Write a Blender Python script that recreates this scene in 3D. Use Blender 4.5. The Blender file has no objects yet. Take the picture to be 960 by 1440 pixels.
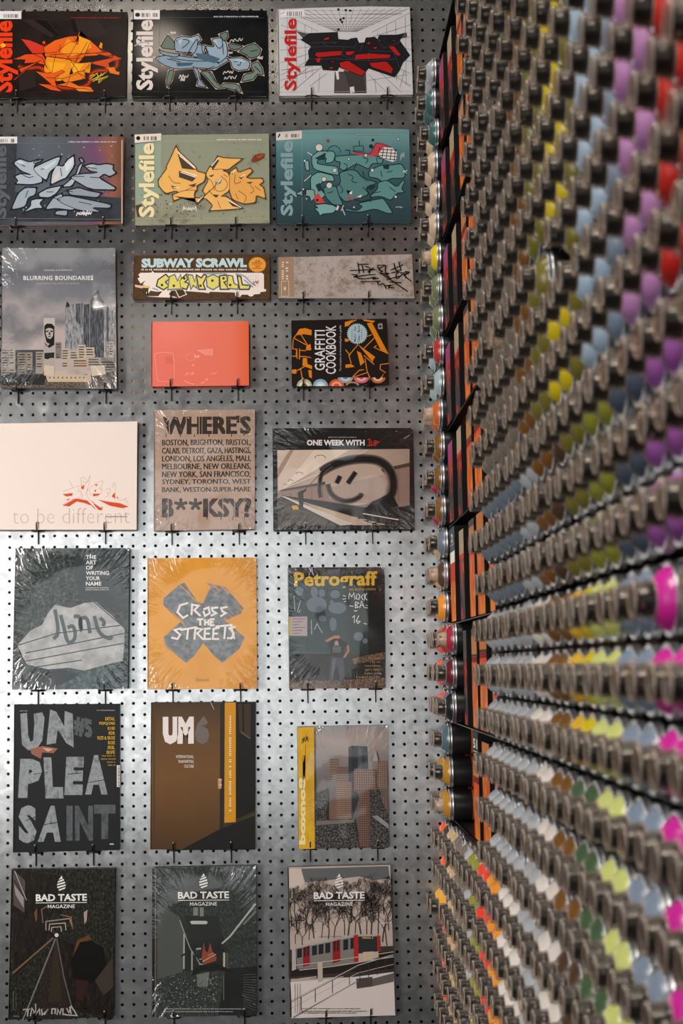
import bpy, bmesh, math, random
from mathutils import Vector, Matrix
from math import sin, cos, pi

S = bpy.context.scene
COL = S.collection

# ---------------------------------------------------------------- camera
CY, CZ, FPX = -3.382007, 1.55, 2120.0
RM = ((0.99950212, 0.01281723, -0.02883122),
      (-0.02737347, -0.10217676, -0.99438956),
      (-0.0156912, 0.99468368, -0.10177503))
cam = bpy.data.cameras.new('camera')
camo = bpy.data.objects.new('camera', cam)
COL.objects.link(camo)
m3 = Matrix(RM).normalized()
camo.matrix_world = Matrix.Translation((0, CY, CZ)) @ m3.to_quaternion().to_matrix().to_4x4()
cam.sensor_fit = 'VERTICAL'
cam.sensor_height = 36.0
cam.sensor_width = 24.0
cam.lens = FPX / 1440 * 36.0
cam.clip_start = 0.05
cam.dof.use_dof = True
cam.dof.focus_distance = 3.40
cam.dof.aperture_fstop = 6.3
S.camera = camo

# ---------------------------------------------------------------- world, lamps, exposure
w = bpy.data.worlds.new('world')
S.world = w
w.use_nodes = True
w.node_tree.nodes['Background'].inputs[0].default_value = (0.74, 0.70, 0.68, 1)
w.node_tree.nodes['Background'].inputs[1].default_value = 0.05
S.view_settings.view_transform = 'Standard'
S.view_settings.look = 'None'
S.view_settings.gamma = 1.0
S.view_settings.use_curve_mapping = False
S.view_settings.exposure = 0.0
S.cycles.transparent_max_bounces = 24
S.cycles.max_bounces = 6
S.cycles.sample_clamp_indirect = 6.0

def area(name, loc, target, sx, sy, power, color, spread=180, shape='RECTANGLE'):
    l = bpy.data.lights.new(name, 'AREA')
    l.shape = shape
    l.size = sx
    if shape in ('RECTANGLE', 'ELLIPSE'):
        l.size_y = sy
    l.energy = power
    l.color = color
    l.spread = math.radians(spread)
    o = bpy.data.objects.new(name, l)
    COL.objects.link(o)
    o.location = loc
    d = Vector(target) - Vector(loc)
    o.rotation_euler = d.to_track_quat('-Z', 'Y').to_euler()
    return o

# the bright shop front far behind the camera, mirrored in the metal at eye height
area('shop_front_light', (-0.7, -8.2, 1.72), (-0.7, 0, 1.72), 4.6, 2.45, 56, (0.96, 0.99, 1.0))
area('added_left_light_for_caps', (-6.2, -8.2, 1.72), (-6.2, 0, 1.72), 6.0, 2.45, 70, (1.0, 0.98, 0.96))  # added at the left so the cap ends have something bright to reflect
# ceiling lamps in front of the panel, then added lights for rack and covers
area('ceiling_spot_near_panel', (-0.47, -1.95, 3.80), (-0.30, 0, 2.5), 0.16, 0.16, 1.0, (1.0, 0.84, 0.68), 150, 'DISK')
area('ceiling_lamp_row', (-0.9, -1.2, 4.9), (-0.3, 0, 1.5), 1.6, 0.4, 56, (1.0, 0.94, 0.89))
area('ceiling_spot_over_aisle', (-0.66, -4.6, 3.37), (0.3, -1.2, 1.6), 0.05, 0.05, 0.7, (1.0, 0.90, 0.80), 150, 'DISK')
area('added_rack_light', (-1.3, -3.1, 3.7), (0.28, -2.45, 1.8), 0.14, 0.14, 8, (1.0, 0.91, 0.84), 55, 'DISK')  # unseen lamp added to brighten the rack and put glints on the caps
area('added_left_cover_light', (-3.0, -2.9, 1.8), (-0.55, 0.0, 1.6), 1.0, 1.6, 29, (1.0, 0.94, 0.90), 75)  # unseen soft light added at the left to even out the covers

# ---------------------------------------------------------------- helpers
def lin(c):
    return c / 12.92 if c <= 0.04045 else ((c + 0.055) / 1.055) ** 2.4

def rgb(h):
    h = h.lstrip('#')
    return tuple(lin(int(h[i:i + 2], 16) / 255) for i in (0, 2, 4)) + (1.0,)

MATS = {}
def mat(name, color='#808080', rough=0.5, metal=0.0, spec=0.5, coat=0.0, coat_rough=0.1):
    if name in MATS:
        return MATS[name]
    m = bpy.data.materials.new(name)
    m.use_nodes = True
    b = m.node_tree.nodes['Principled BSDF']
    b.inputs['Base Color'].default_value = rgb(color)
    b.inputs['Roughness'].default_value = rough
    b.inputs['Metallic'].default_value = metal
    b.inputs['Specular IOR Level'].default_value = spec
    b.inputs['Coat Weight'].default_value = coat
    b.inputs['Coat Roughness'].default_value = coat_rough
    MATS[name] = m
    return m

def nodes(m):
    return m.node_tree.nodes, m.node_tree.links, m.node_tree.nodes['Principled BSDF']

def ink(h, rough=0.26):
    return mat('ink_%s' % h.strip('#'), h, rough, 0, 0.2)

def ink_noise(name, cols, scale=(30, 30, 30), detail=6, rough=0.26, nrough=0.6, dist=0.0, kind='NOISE', lo=0.35, hi=0.65):
    """printed ink whose colour wanders between several colours"""
    if name in MATS:
        return MATS[name]
    m = mat(name, cols[0], rough, 0, 0.2)
    N, L, b = nodes(m)
    tc = N.new('ShaderNodeTexCoord')
    mp = N.new('ShaderNodeMapping')
    mp.inputs['Scale'].default_value = scale
    L.new(tc.outputs['Object'], mp.inputs['Vector'])
    if kind == 'NOISE':
        t = N.new('ShaderNodeTexNoise')
        t.inputs['Scale'].default_value = 1
        t.inputs['Detail'].default_value = detail
        t.inputs['Roughness'].default_value = nrough
        t.inputs['Distortion'].default_value = dist
        out = t.outputs['Fac']
    elif kind == 'BRICK':
        t = N.new('ShaderNodeTexVoronoi')
        t.distance = 'CHEBYCHEV'
        t.inputs['Scale'].default_value = 1
        out = t.outputs['Distance']
    L.new(mp.outputs[0], t.inputs['Vector'])
    r = N.new('ShaderNodeValToRGB')
    r.color_ramp.elements[0].position = lo
    r.color_ramp.elements[1].position = hi
    r.color_ramp.elements[0].color = rgb(cols[0])
    r.color_ramp.elements[1].color = rgb(cols[-1])
    for k in range(1, len(cols) - 1):
        e = r.color_ramp.elements.new(lo + (hi - lo) * k / (len(cols) - 1))
        e.color = rgb(cols[k])
    L.new(out, r.inputs[0])
    L.new(r.outputs[0], b.inputs['Base Color'])
    return m

def ink_ramp(name, stops, axis, lo, hi, rough=0.26, noise=0.0, nscale=20, shimmer=0.0):
    """printed colour gradient along the object's own x or z (metres, relative to the book's base)"""
    if name in MATS:
        return MATS[name]
    m = mat(name, stops[0][1], rough, 0, 0.2)
    N, L, b = nodes(m)
    tc = N.new('ShaderNodeTexCoord')
    sp = N.new('ShaderNodeSeparateXYZ')
    L.new(tc.outputs['Object'], sp.inputs[0])
    mr = N.new('ShaderNodeMapRange')
    mr.inputs['From Min'].default_value = lo
    mr.inputs['From Max'].default_value = hi
    L.new(sp.outputs[axis], mr.inputs['Value'])
    val = mr.outputs[0]
    if noise:
        t = N.new('ShaderNodeTexNoise')
        t.inputs['Scale'].default_value = nscale
        t.inputs['Detail'].default_value = 5
        L.new(tc.outputs['Object'], t.inputs['Vector'])
        a = N.new('ShaderNodeMath'); a.operation = 'SUBTRACT'; a.inputs[1].default_value = 0.5
        L.new(t.outputs['Fac'], a.inputs[0])
        k = N.new('ShaderNodeMath'); k.operation = 'MULTIPLY_ADD'; k.inputs[1].default_value = noise
        L.new(a.outputs[0], k.inputs[0]); L.new(val, k.inputs[2])
        val = k.outputs[0]
    r = N.new('ShaderNodeValToRGB')
    els = r.color_ramp.elements
    els[0].position, els[0].color = stops[0][0], rgb(stops[0][1])
    els[1].position, els[1].color = stops[-1][0], rgb(stops[-1][1])
    for p, c in stops[1:-1]:
        e = els.new(p); e.color = rgb(c)
    L.new(val, r.inputs[0])
    L.new(r.outputs[0], b.inputs['Base Color'])
    return m

def link(name, me, parent=None, loc=None):
    o = bpy.data.objects.new(name, me)
    COL.objects.link(o)
    if parent:
        o.parent = parent
    if loc is not None:
        o.location = loc
    return o

def tag(o, label=None, cat=None, group=None, kind=None):
    if label: o['label'] = label
    if cat: o['category'] = cat
    if group: o['group'] = group
    if kind: o['kind'] = kind
    return o

def empty(name, loc, label, cat, group=None):
    o = bpy.data.objects.new(name, None)
    o.empty_display_size = 0.02
    COL.objects.link(o)
    o.location = loc
    return tag(o, label, cat, group)

class MB:
    """collects shapes for ONE mesh"""
    def __init__(s):
        s.v, s.f, s.m, s.sm, s.mats = [], [], [], [], []
    def mi(s, m):
        if m not in s.mats:
            s.mats.append(m)
        return s.mats.index(m)
    def add(s, vs, fs, m, smooth=False):
        o = len(s.v); k = s.mi(m)
        s.v += [tuple(v) for v in vs]
        for f in fs:
            s.f.append([i + o for i in f]); s.m.append(k); s.sm.append(smooth)
    def box(s, x0, y0, z0, x1, y1, z1, m):
        vs = [(x, y, z) for x in (x0, x1) for y in (y0, y1) for z in (z0, z1)]
        s.add(vs, [(0, 1, 3, 2), (4, 6, 7, 5), (0, 4, 5, 1), (2, 3, 7, 6), (0, 2, 6, 4), (1, 5, 7, 3)], m)
    def lathe(s, prof, m, axis='-x', n=20, cap0=False, cap1=False, smooth=True):
        """profile of (distance along the axis, radius)"""
        vs, fs = [], []
        for d, r in prof:
            for k in range(n):
                a = 2 * pi * k / n
                u, v = r * cos(a), r * sin(a)
                vs.append({'-x': (-d, u, v), 'z': (u, v, d), 'y': (u, d, v)}[axis])
        for j in range(len(prof) - 1):
            for k in range(n):
                a, b = j * n + k, j * n + (k + 1) % n
                fs.append((a, b, b + n, a + n))
        s.add(vs, fs, m, smooth)
        if cap0: s.add(vs[:n], [tuple(range(n))], m)
        if cap1: s.add(vs[-n:], [tuple(range(n))], m)
    def tube(s, pts, r, m, n=8, closed=False):
        P = [Vector(p) for p in pts]
        vs, fs = [], []
        N = len(P)
        up = None
        for i, p in enumerate(P):
            a = P[(i - 1) % N] if closed or i > 0 else p
            b = P[(i + 1) % N] if closed or i < N - 1 else p
            t = (b - a).normalized()
            if up is None:
                up = Vector((0, 0, 1)) if abs(t.z) < 0.9 else Vector((1, 0, 0))
            x = t.cross(up)
            if x.length < 1e-5: x = t.cross(Vector((0, 1, 0)))
            x.normalize(); y = x.cross(t); up = y
            for k in range(n):
                q = 2 * pi * k / n
                vs.append(p + x * (r * cos(q)) + y * (r * sin(q)))
        for i in range(N if closed else N - 1):
            for k in range(n):
                a, b = i * n + k, i * n + (k + 1) % n
                c, d = ((i + 1) % N) * n + (k + 1) % n, ((i + 1) % N) * n + k
                fs.append((a, b, c, d))
        s.add(vs, fs, m, True)
        if not closed:
            s.add(vs[:n], [tuple(range(n))], m); s.add(vs[-n:], [tuple(range(n))], m)
    def mesh(s, name):
        me = bpy.data.meshes.new(name)
        me.from_pydata(s.v, [], s.f)
        for m in s.mats: me.materials.append(m)
        me.polygons.foreach_set('material_index', s.m)
        me.polygons.foreach_set('use_smooth', s.sm)
        me.update()
        return me
    def build(s, name, parent=None, loc=None):
        return link(name, s.mesh(name), parent, loc)

def at(px, py, Y=0.0):
    """world point on the plane y = Y seen at photo position px, py"""
    d = m3 @ Vector(((px - 480) / FPX, -(py - 720) / FPX, -1))
    k = (Y - CY) / d.y
    return Vector((k * d.x, Y, CZ + k * d.z))
# ---------------------------------------------------------------- floor
fm = mat('floor_concrete', '#4a4845', 0.55)
N, L, b = nodes(fm)
t = N.new('ShaderNodeTexNoise'); t.inputs['Scale'].default_value = 3; t.inputs['Detail'].default_value = 8
r = N.new('ShaderNodeValToRGB'); r.color_ramp.elements[0].color = rgb('#211f1d'); r.color_ramp.elements[1].color = rgb('#3a3835')
L.new(t.outputs['Fac'], r.inputs[0]); L.new(r.outputs[0], b.inputs['Base Color'])
f = MB(); f.box(-4, -9, -0.1, 2.5, 0.3, 0, fm)
tag(f.build('floor'), kind='structure')
wm = mat('wall_paint_dark', '#171615', 0.8)
f = MB(); f.box(-2.2, 0.06, 0, 1.2, 0.2, 4.2, wm)
tag(f.build('wall_back'), kind='structure')
f = MB(); f.box(0.60, -3.2, 0, 0.75, 0.06, 4.2, wm)
tag(f.build('wall_right'), kind='structure')

# ---------------------------------------------------------------- perforated metal panel
gm = mat('galvanised_steel', '#9c9ea0', 0.36, 0.92)
N, L, b = nodes(gm)
tc = N.new('ShaderNodeTexCoord')
t1 = N.new('ShaderNodeTexNoise'); t1.inputs['Scale'].default_value = 38; t1.inputs['Detail'].default_value = 7; t1.inputs['Roughness'].default_value = 0.65; t1.inputs['Distortion'].default_value = 0.6
t2 = N.new('ShaderNodeTexNoise'); t2.inputs['Scale'].default_value = 5; t2.inputs['Detail'].default_value = 4
L.new(tc.outputs['Object'], t1.inputs['Vector']); L.new(tc.outputs['Object'], t2.inputs['Vector'])
r1 = N.new('ShaderNodeValToRGB')
r1.color_ramp.elements[0].position = 0.36; r1.color_ramp.elements[0].color = rgb('#a9abac')
r1.color_ramp.elements[1].position = 0.66; r1.color_ramp.elements[1].color = rgb('#c6c8c8')
L.new(t1.outputs['Fac'], r1.inputs[0]); L.new(r1.outputs[0], b.inputs['Base Color'])
mx = N.new('ShaderNodeMath'); mx.operation = 'MULTIPLY_ADD'; mx.inputs[1].default_value = 0.14; mx.inputs[2].default_value = 0.17
L.new(t1.outputs['Fac'], mx.inputs[0]); L.new(mx.outputs[0], b.inputs['Roughness'])
b.inputs['Anisotropic'].default_value = 0.8
tg = N.new('ShaderNodeCombineXYZ'); tg.inputs[0].default_value = 1.0
L.new(tg.outputs[0], b.inputs['Tangent'])                        # rolled sheet: spreads light sideways

PIT = 0.025
I0X, J0Z = -0.370225, 3.100336
def make_panel():
    import itertools
    ia, ib = -56, 30          # hole columns
    ja, jb = -6, 100          # hole rows
    n = 12
    R = 0.0034
    V, F, MI = [], [], []
    nx, nz = ib - ia + 2, jb - ja + 2
    def corner(i, j): return i * nz + j
    for i in range(nx):
        for j in range(nz):
            V.append((I0X + (ia + i - 0.5) * PIT, 0.0, J0Z - (ja + j - 0.5) * PIT))
    # sixteen-sided cell: twelve ring points joined to the four corners
    for i in range(nx - 1):
        for j in range(nz - 1):
            cx, cz = I0X + (ia + i) * PIT, J0Z - (ja + j) * PIT
            o = len(V)
            for k in range(n):
                a = 2 * pi * (k + 0.5) / n
                V.append((cx + R * cos(a), 0.0, cz + R * sin(a)))
            for k in range(n):
                a = 2 * pi * (k + 0.5) / n
                V.append((cx + R * cos(a), 0.0014, cz + R * sin(a)))
            # corners: right-top, left-top, left-bottom, right-bottom
            rt, lt, lb, rb = corner(i + 1, j), corner(i, j), corner(i, j + 1), corner(i + 1, j + 1)
            cs = [rt, lt, lb, rb]
            for q in range(4):
                c = cs[q]; cn = cs[(q + 1) % 4]
                # arcs: ring points of the quadrant q are 3q, 3q+1, 3q+2
                F.append((c, o + 3 * q + 1, o + 3 * q)); F.append((c, o + 3 * q + 2, o + 3 * q + 1))
                F.append((c, cn, o + (3 * q + 3) % n, o + 3 * q + 2))
            for k in range(n):
                F.append((o + k, o + (k + 1) % n, o + n + (k + 1) % n, o + n + k))
    me = bpy.data.meshes.new('perforated_sheet')
    me.from_pydata(V, [], F)
    me.materials.append(gm)
    me.update()
    return me
panel = empty('perforated_panel', (0, 0, 0.55), 'large galvanised metal pegboard panel full of round holes behind all the books', 'pegboard')
me = make_panel()
link('perforated_sheet', me, panel, (0, 0, -0.55))
f = MB()
bm_ = mat('panel_backing_dark', '#0b0a0a', 0.9)
f.box(-1.78, 0.030, 0.02, 0.40, 0.034, 2.70, bm_)
f.build('backing_board', panel)
rm_ = mat('hole_glow_tan', '#b09070', 0.7)  # tan strip added close behind the sheet so these holes look lit
f = MB(); f.box(-0.392, 0.0025, 1.60, -0.335, 0.028, 2.14, rm_)
f.build('added_hole_glow_strip', panel)

# ---------------------------------------------------------------- spray can rack
XF = 0.331                       # front edge of the shelves
TZ, TP = 1.428, 0.2122           # a shelf height and the pitch of the shelves
blk = mat('rack_black_metal', '#0c0c0d', 0.42, 0.3)
rack = empty('can_rack', (XF + 0.1, -1.6, 0), 'tall black metal rack of shallow tiers full of spray cans along the right side', 'rack')
def rk(name, x0, y0, z0, x1, y1, z1):
    f = MB()
    ox, oy = XF + 0.1, -1.6
    f.box(x0 - ox, y0 - oy, z0, x1 - ox, y1 - oy, z1, blk)
    return f.build(name, rack)
for k in range(-7, 8):
    z = TZ + TP * k
    f = MB()
    ox, oy = XF + 0.1, -1.6
    f.box(XF - ox, -2.95 - oy, z - 0.002, XF + 0.20 - ox, -0.006 - oy, z, blk)
    f.box(XF - ox, -2.95 - oy, z - 0.004, XF + 0.0016 - ox, -0.006 - oy, z, blk)   # folded front lip
    f.build('shelf', rack)
rk('back_panel', XF + 0.20, -2.95, 0.0, XF + 0.206, -0.006, 2.92)
rk('side_panel', XF + 0.008, -0.005, 0.0, XF + 0.20, -0.001, 2.92)
rk('side_panel', XF + 0.008, -2.956, 0.0, XF + 0.20, -2.95, 2.92)
# ---------------------------------------------------------------- lettering
TXT = {}
def text_geo(s, bold=0.0, space=1.0):
    """letters as flat geometry, scaled so that the ink fills the unit square"""
    key = (s, bold, space)
    if key in TXT: return TXT[key]
    cu = bpy.data.curves.new('t', 'FONT')
    cu.body = s; cu.size = 1; cu.offset = bold; cu.resolution_u = 2; cu.space_character = space
    cu.dimensions = '2D'; cu.fill_mode = 'BOTH'
    ob = bpy.data.objects.new('t', cu)
    COL.objects.link(ob)
    dg = bpy.context.evaluated_depsgraph_get()
    me = bpy.data.meshes.new_from_object(ob.evaluated_get(dg))
    vs = [(v.co.x, v.co.y) for v in me.vertices]; fs = [tuple(p.vertices) for p in me.polygons]
    bpy.data.objects.remove(ob); bpy.data.curves.remove(cu); bpy.data.meshes.remove(me)
    xa, xb = min(v[0] for v in vs), max(v[0] for v in vs); ya, yb = min(v[1] for v in vs), max(v[1] for v in vs)
    TXT[key] = ([((x - xa) / (xb - xa), (y - ya) / (yb - ya)) for x, y in vs], fs)
    return TXT[key]
# ---------------------------------------------------------------- spray cans
random.seed(7)
PITCH = 0.0685
def clear_plastic(name, tint, body, amount, rough=0.12, span=0.55):
    m = bpy.data.materials.new(name); m.use_nodes = True
    N, L = m.node_tree.nodes, m.node_tree.links
    out = N['Material Output']; N.remove(N['Principled BSDF'])
    tr = N.new('ShaderNodeBsdfTransparent'); tr.inputs[0].default_value = rgb(tint)
    pr = N.new('ShaderNodeBsdfPrincipled'); pr.inputs['Base Color'].default_value = rgb(body); pr.inputs['Roughness'].default_value = rough
    pr.inputs['Specular IOR Level'].default_value = 0.8
    lw = N.new('ShaderNodeLayerWeight'); lw.inputs[0].default_value = 0.32
    mr = N.new('ShaderNodeMapRange')
    mr.inputs['To Min'].default_value = amount; mr.inputs['To Max'].default_value = min(1, amount + span)
    L.new(lw.outputs['Facing'], mr.inputs[0])
    mx = N.new('ShaderNodeMixShader')
    L.new(mr.outputs[0], mx.inputs[0]); L.new(tr.outputs[0], mx.inputs[1]); L.new(pr.outputs[0], mx.inputs[2])
    L.new(mx.outputs[0], out.inputs[0])
    return m
cap_m = clear_plastic('clear_cap_plastic', '#efe9e2', '#a89d93', 0.02, 0.09, 0.5)
disc_m = clear_plastic('frosted_cap_end', '#e6ddd4', '#b8a99b', 0.02, 0.10, 0.17)
edge_m = clear_plastic('clear_cap_edge', '#efe6de', '#d6cabf', 0.36, 0.08)
noz_m = mat('nozzle_black', '#0d0d0e', 0.3)
noz_b = mat('nozzle_clear_beige', '#c6b3a3', 0.35)
rim_m = mat('can_rim_steel', '#a9abae', 0.38, 1.0)
body_m = mat('can_body_print', '#1b1a1a', 0.35, 0.2)
lab_m = mat('can_body_orange_print', '#b8571c', 0.4)

def mb_body():
    f = MB()
    f.lathe([(0.0, 0.0), (0.0, 0.030), (0.003, 0.0328), (0.10, 0.0328)], lab_m, n=24)
    f.lathe([(0.10, 0.0328), (0.137, 0.0328), (0.138, 0.0325)], body_m, n=24)
    return f
def mb_rim():
    f = MB()
    f.lathe([(0.138, 0.0325), (0.1392, 0.0338), (0.1412, 0.0341), (0.1425, 0.0334), (0.1440, 0.0327), (0.1465, 0.0336), (0.1480, 0.0333), (0.1486, 0.0318), (0.1478, 0.0289)], rim_m, n=26)
    return f
def mb_shoulder(m):
    f = MB()
    f.lathe([(0.1478, 0.0290), (0.1500, 0.0282), (0.1535, 0.0256), (0.1575, 0.0220), (0.1605, 0.0180), (0.1612, 0.0160), (0.1612, 0.0)], m, n=26)
    return f
def mb_cap():
    f = MB()
    f.lathe([(0.1600, 0.0176), (0.1618, 0.0176), (0.1622, 0.0171), (0.1770, 0.0170), (0.1790, 0.0166), (0.1803, 0.0155), (0.1808, 0.0138)], cap_m, n=22)
    f.lathe([(0.1808, 0.0138), (0.1809, 0.0)], disc_m, n=22)
    f.tube([(-0.1793, 0.0158 * cos(a * pi / 10), 0.0158 * sin(a * pi / 10)) for a in range(20)], 0.0008, edge_m, 6, True)
    f.tube([(-0.1612, 0.0172 * cos(a * pi / 10), 0.0172 * sin(a * pi / 10)) for a in range(20)], 0.0009, edge_m, 6, True)
    return f
def mb_nozzle(m):
    f = MB()
    f.lathe([(0.1612, 0.0146), (0.1690, 0.0146), (0.1698, 0.0136), (0.1755, 0.0132), (0.1768, 0.0118), (0.1769, 0.0)], m, n=16)
    f.box(-0.1745, -0.0140, -0.002, -0.1712, -0.0120, 0.002, rim_m)
    return f
ME = {'body': mb_body().mesh('body'), 'rim': mb_rim().mesh('rim'), 'cap': mb_cap().mesh('cap'),
      'noz': mb_nozzle(noz_m).mesh('nozzle'), 'nozb': mb_nozzle(noz_b).mesh('nozzle')}
COLS = {'grey': '#8d9096', 'teal': '#2f5a57', 'beige': '#b9a287', 'yellow': '#c9b410', 'olive': '#66704f', 'red': '#a02a22',
        'pale blue': '#8fa4a8', 'rust orange': '#b4581c', 'brown': '#6e4a1c', 'crimson': '#96203a', 'slate blue': '#5f6c78',
        'dark brown': '#4a3426', 'orange': '#d8861f', 'coral': '#e2593f', 'maroon': '#5c1522', 'black': '#17181b',
        'steel blue': '#46606c', 'mustard': '#a8781c', 'bright orange': '#f2541a', 'tan': '#b79a72', 'white': '#cfc9c2',
        'silver grey': '#9da2a8', 'blue grey': '#77879a', 'dark blue grey': '#4a5566', 'pale yellow green': '#c0c876',
        'yellow green': '#85872f', 'golden yellow': '#d3a92c', 'magenta': '#c02391', 'purple': '#9a5aa6', 'rose': '#b3526e',
        'lilac pink': '#b27fb4', 'scarlet': '#b3241c', 'light blue': '#9db4c8', 'light green': '#8aa45c', 'dark green': '#40583c',
        'khaki': '#6f6828', 'tomato red': '#d8391f', 'amber': '#e0a028', 'grey brown': '#6f655a'}
SHM = {}
def shoulder_mesh(c):
    if c not in SHM:
        SHM[c] = mb_shoulder(mat('can_paint_' + c.replace(' ', '_'), COLS[c], 0.32, 0, 0.5)).mesh('shoulder')
    return SHM[c]

def column_colour(k, c):
    """colour of the shoulder in tier k (0 = the tier under the pale shelf edge at eye height), column c counted from the panel"""
    if k >= 2:                                          # upper tiers
        tab = [(18, 'grey brown'), (20, 'brown'), (22, 'khaki'), (24, 'yellow'), (25, 'khaki'), (27, 'light blue'), (28, 'blue grey'), (30, 'lilac pink'), (32, 'scarlet'), (99, 'rust orange')]
    elif k >= 1:
        tab = [(18, 'slate blue'), (20, 'silver grey'), (22, 'brown'), (23, 'dark brown'), (25, 'khaki'), (27, 'yellow green'), (29, 'dark blue grey'), (31, 'purple'), (99, 'rose')]
    elif k >= -1:
        tab = [(19, 'silver grey'), (21, 'white'), (23, 'brown'), (24, 'golden yellow'), (25, 'yellow'), (27, 'pale yellow green'), (29, 'blue grey'), (31, 'magenta'), (99, 'purple')]
        if k == -1:
            tab = [(19, 'silver grey'), (21, 'white'), (23, 'brown'), (25, 'dark green'), (27, 'pale yellow green'), (29, 'blue grey'), (31, 'magenta'), (99, 'purple')]
    else:
        tab = [(0, 'bright orange'), (1, 'dark brown'), (3, 'tan'), (6, 'grey brown'), (7, 'silver grey'), (9, 'yellow green'), (11, 'tomato red'), (13, 'orange'), (16, 'white'), (19, 'silver grey'), (21, 'white'), (23, 'dark brown'), (25, 'dark green'), (27, 'pale yellow green'), (29, 'blue grey'), (31, 'magenta'), (99, 'purple')]
    for lim, name in tab:
        if c <= lim:
            return name

# the two (or four) columns next to the panel: colours from the top row of each tier down
NEAR = {6: ['grey', 'teal', 'teal'], 5: ['beige', 'beige', 'beige'], 4: ['yellow', 'olive', 'olive'], 3: ['red', 'pale blue', 'rust orange'],
        2: ['brown', 'brown', 'brown'], 1: ['slate blue', 'dark brown', 'orange'], 0: ['crimson', 'maroon', 'black'], -1: ['steel blue', 'mustard', 'mustard']}
NEAR2 = {6: ['grey', 'teal', 'beige'], 5: ['beige', 'beige', 'beige'], 4: ['olive', 'olive', 'olive'], 3: ['pale blue', 'pale blue', 'rust orange'],
         2: ['brown', 'crimson', 'crimson'], 1: ['tan', 'tan', 'orange'], 0: ['coral', 'coral', 'coral'], -1: ['slate blue', 'mustard', 'mustard']}
CANS = []                     # (tier, row from the bottom, column, colour, clear nozzle, x shift)
MISSING = {(1, 0, 13), (2, 2, 23), (2, 2, 24), (0, 2, 31), (0, 2, 32), (5, 0, 29), (4, 1, 17), (3, 0, 33)}
for k in range(-3, 7):
    for c in range(0, 36):
        zc = -CY - 0.04 - PITCH * c
        full = k <= -2
        if not full:
            lim = 3 if k == 0 else 1
            if lim < c < 13: continue
        for r_ in range(3):
            z = TZ + TP * k + 0.0350 + 0.0700 * r_
            # only what the photo can show
            pxh = 938 - (z - CZ) * FPX / zc
            if pxh < -70 or pxh > 1500: continue
            if 421 + 0.281 * FPX / zc > 1010: continue
            if (k, r_, c) in MISSING: continue
            top = 2 - r_
            if not full and c == 1: colr = NEAR[k][top]
            elif not full and c == 0: colr = NEAR2[k][top]
            elif k == 0 and c == 2: colr = ['red', 'slate blue', 'slate blue'][top]
            elif k == 0 and c == 3: colr = NEAR[0][top]
            else: colr = column_colour(k, c)
            if k == 0 and c == 1: colr = 'coral'
            clear = (k, r_, c) in {(4, 2, 1), (3, 0, 1), (3, 0, 0), (1, 1, 1), (-1, 0, 1), (0, 2, 3), (5, 1, 20), (2, 2, 17)}
            dx = random.uniform(-0.003, 0.003)
            if k == -2 and r_ == 0 and c in (0, 1): dx -= 0.014; colr = 'amber'
            CANS.append((k, r_, c, colr, clear, dx))

TIER = {6: 'top tier', 5: 'second tier down', 4: 'third tier down', 3: 'fourth tier down', 2: 'fifth tier down', 1: 'sixth tier down', 0: 'seventh tier down', -1: 'eighth tier down', -2: 'ninth tier down', -3: 'tenth tier down'}
ROWN = ['bottom row', 'middle row', 'top row']
ORD = ['first', 'second', 'third', 'fourth', 'fifth', 'sixth', 'seventh', 'eighth', 'ninth', 'tenth', 'eleventh', 'twelfth', '13th', '14th', '15th', '16th', '17th', '18th', '19th', '20th', '21st', '22nd', '23rd', '24th', '25th', '26th', '27th', '28th', '29th', '30th', '31st', '32nd', '33rd', '34th', '35th', '36th']
def can_label(k, r_, c, colr):
    here = [q[2] for q in CANS if q[0] == k and q[1] == r_]
    if k >= -1:
        if c <= 3:
            return '%s spray can, %s of %s, %s from the pegboard' % (colr, ROWN[r_], TIER[k], ORD[c])
        n = sorted(q for q in here if q >= 13).index(c)
        return '%s spray can, %s of %s, %s after the cartons' % (colr, ROWN[r_], TIER[k], ORD[n])
    n = sorted(here).index(c)
    return '%s spray can, %s of %s, %s from the pegboard' % (colr, ROWN[r_], TIER[k], ORD[n])

XB = 0.281 + 0.181            # the can's base
def can_obj(k, r_, c, colr, clear, dx, ang):
    zz = TZ + TP * k + 0.0350 + 0.0700 * r_
    o = empty('spray_can', (XB + dx, -0.04 - PITCH * c, zz), can_label(k, r_, c, colr), 'spray can', 'spray cans lying in the rack')
    o.rotation_euler = (ang, 0, 0)
    for nm, me in (('body', ME['body']), ('rim', ME['rim']), ('shoulder', shoulder_mesh(colr)), ('cap', ME['cap']), ('nozzle', ME['nozb' if clear else 'noz'])):
        p = bpy.data.objects.new(nm, me)
        COL.objects.link(p)
        p.parent = o
    return o

INDIVIDUAL = None
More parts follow.
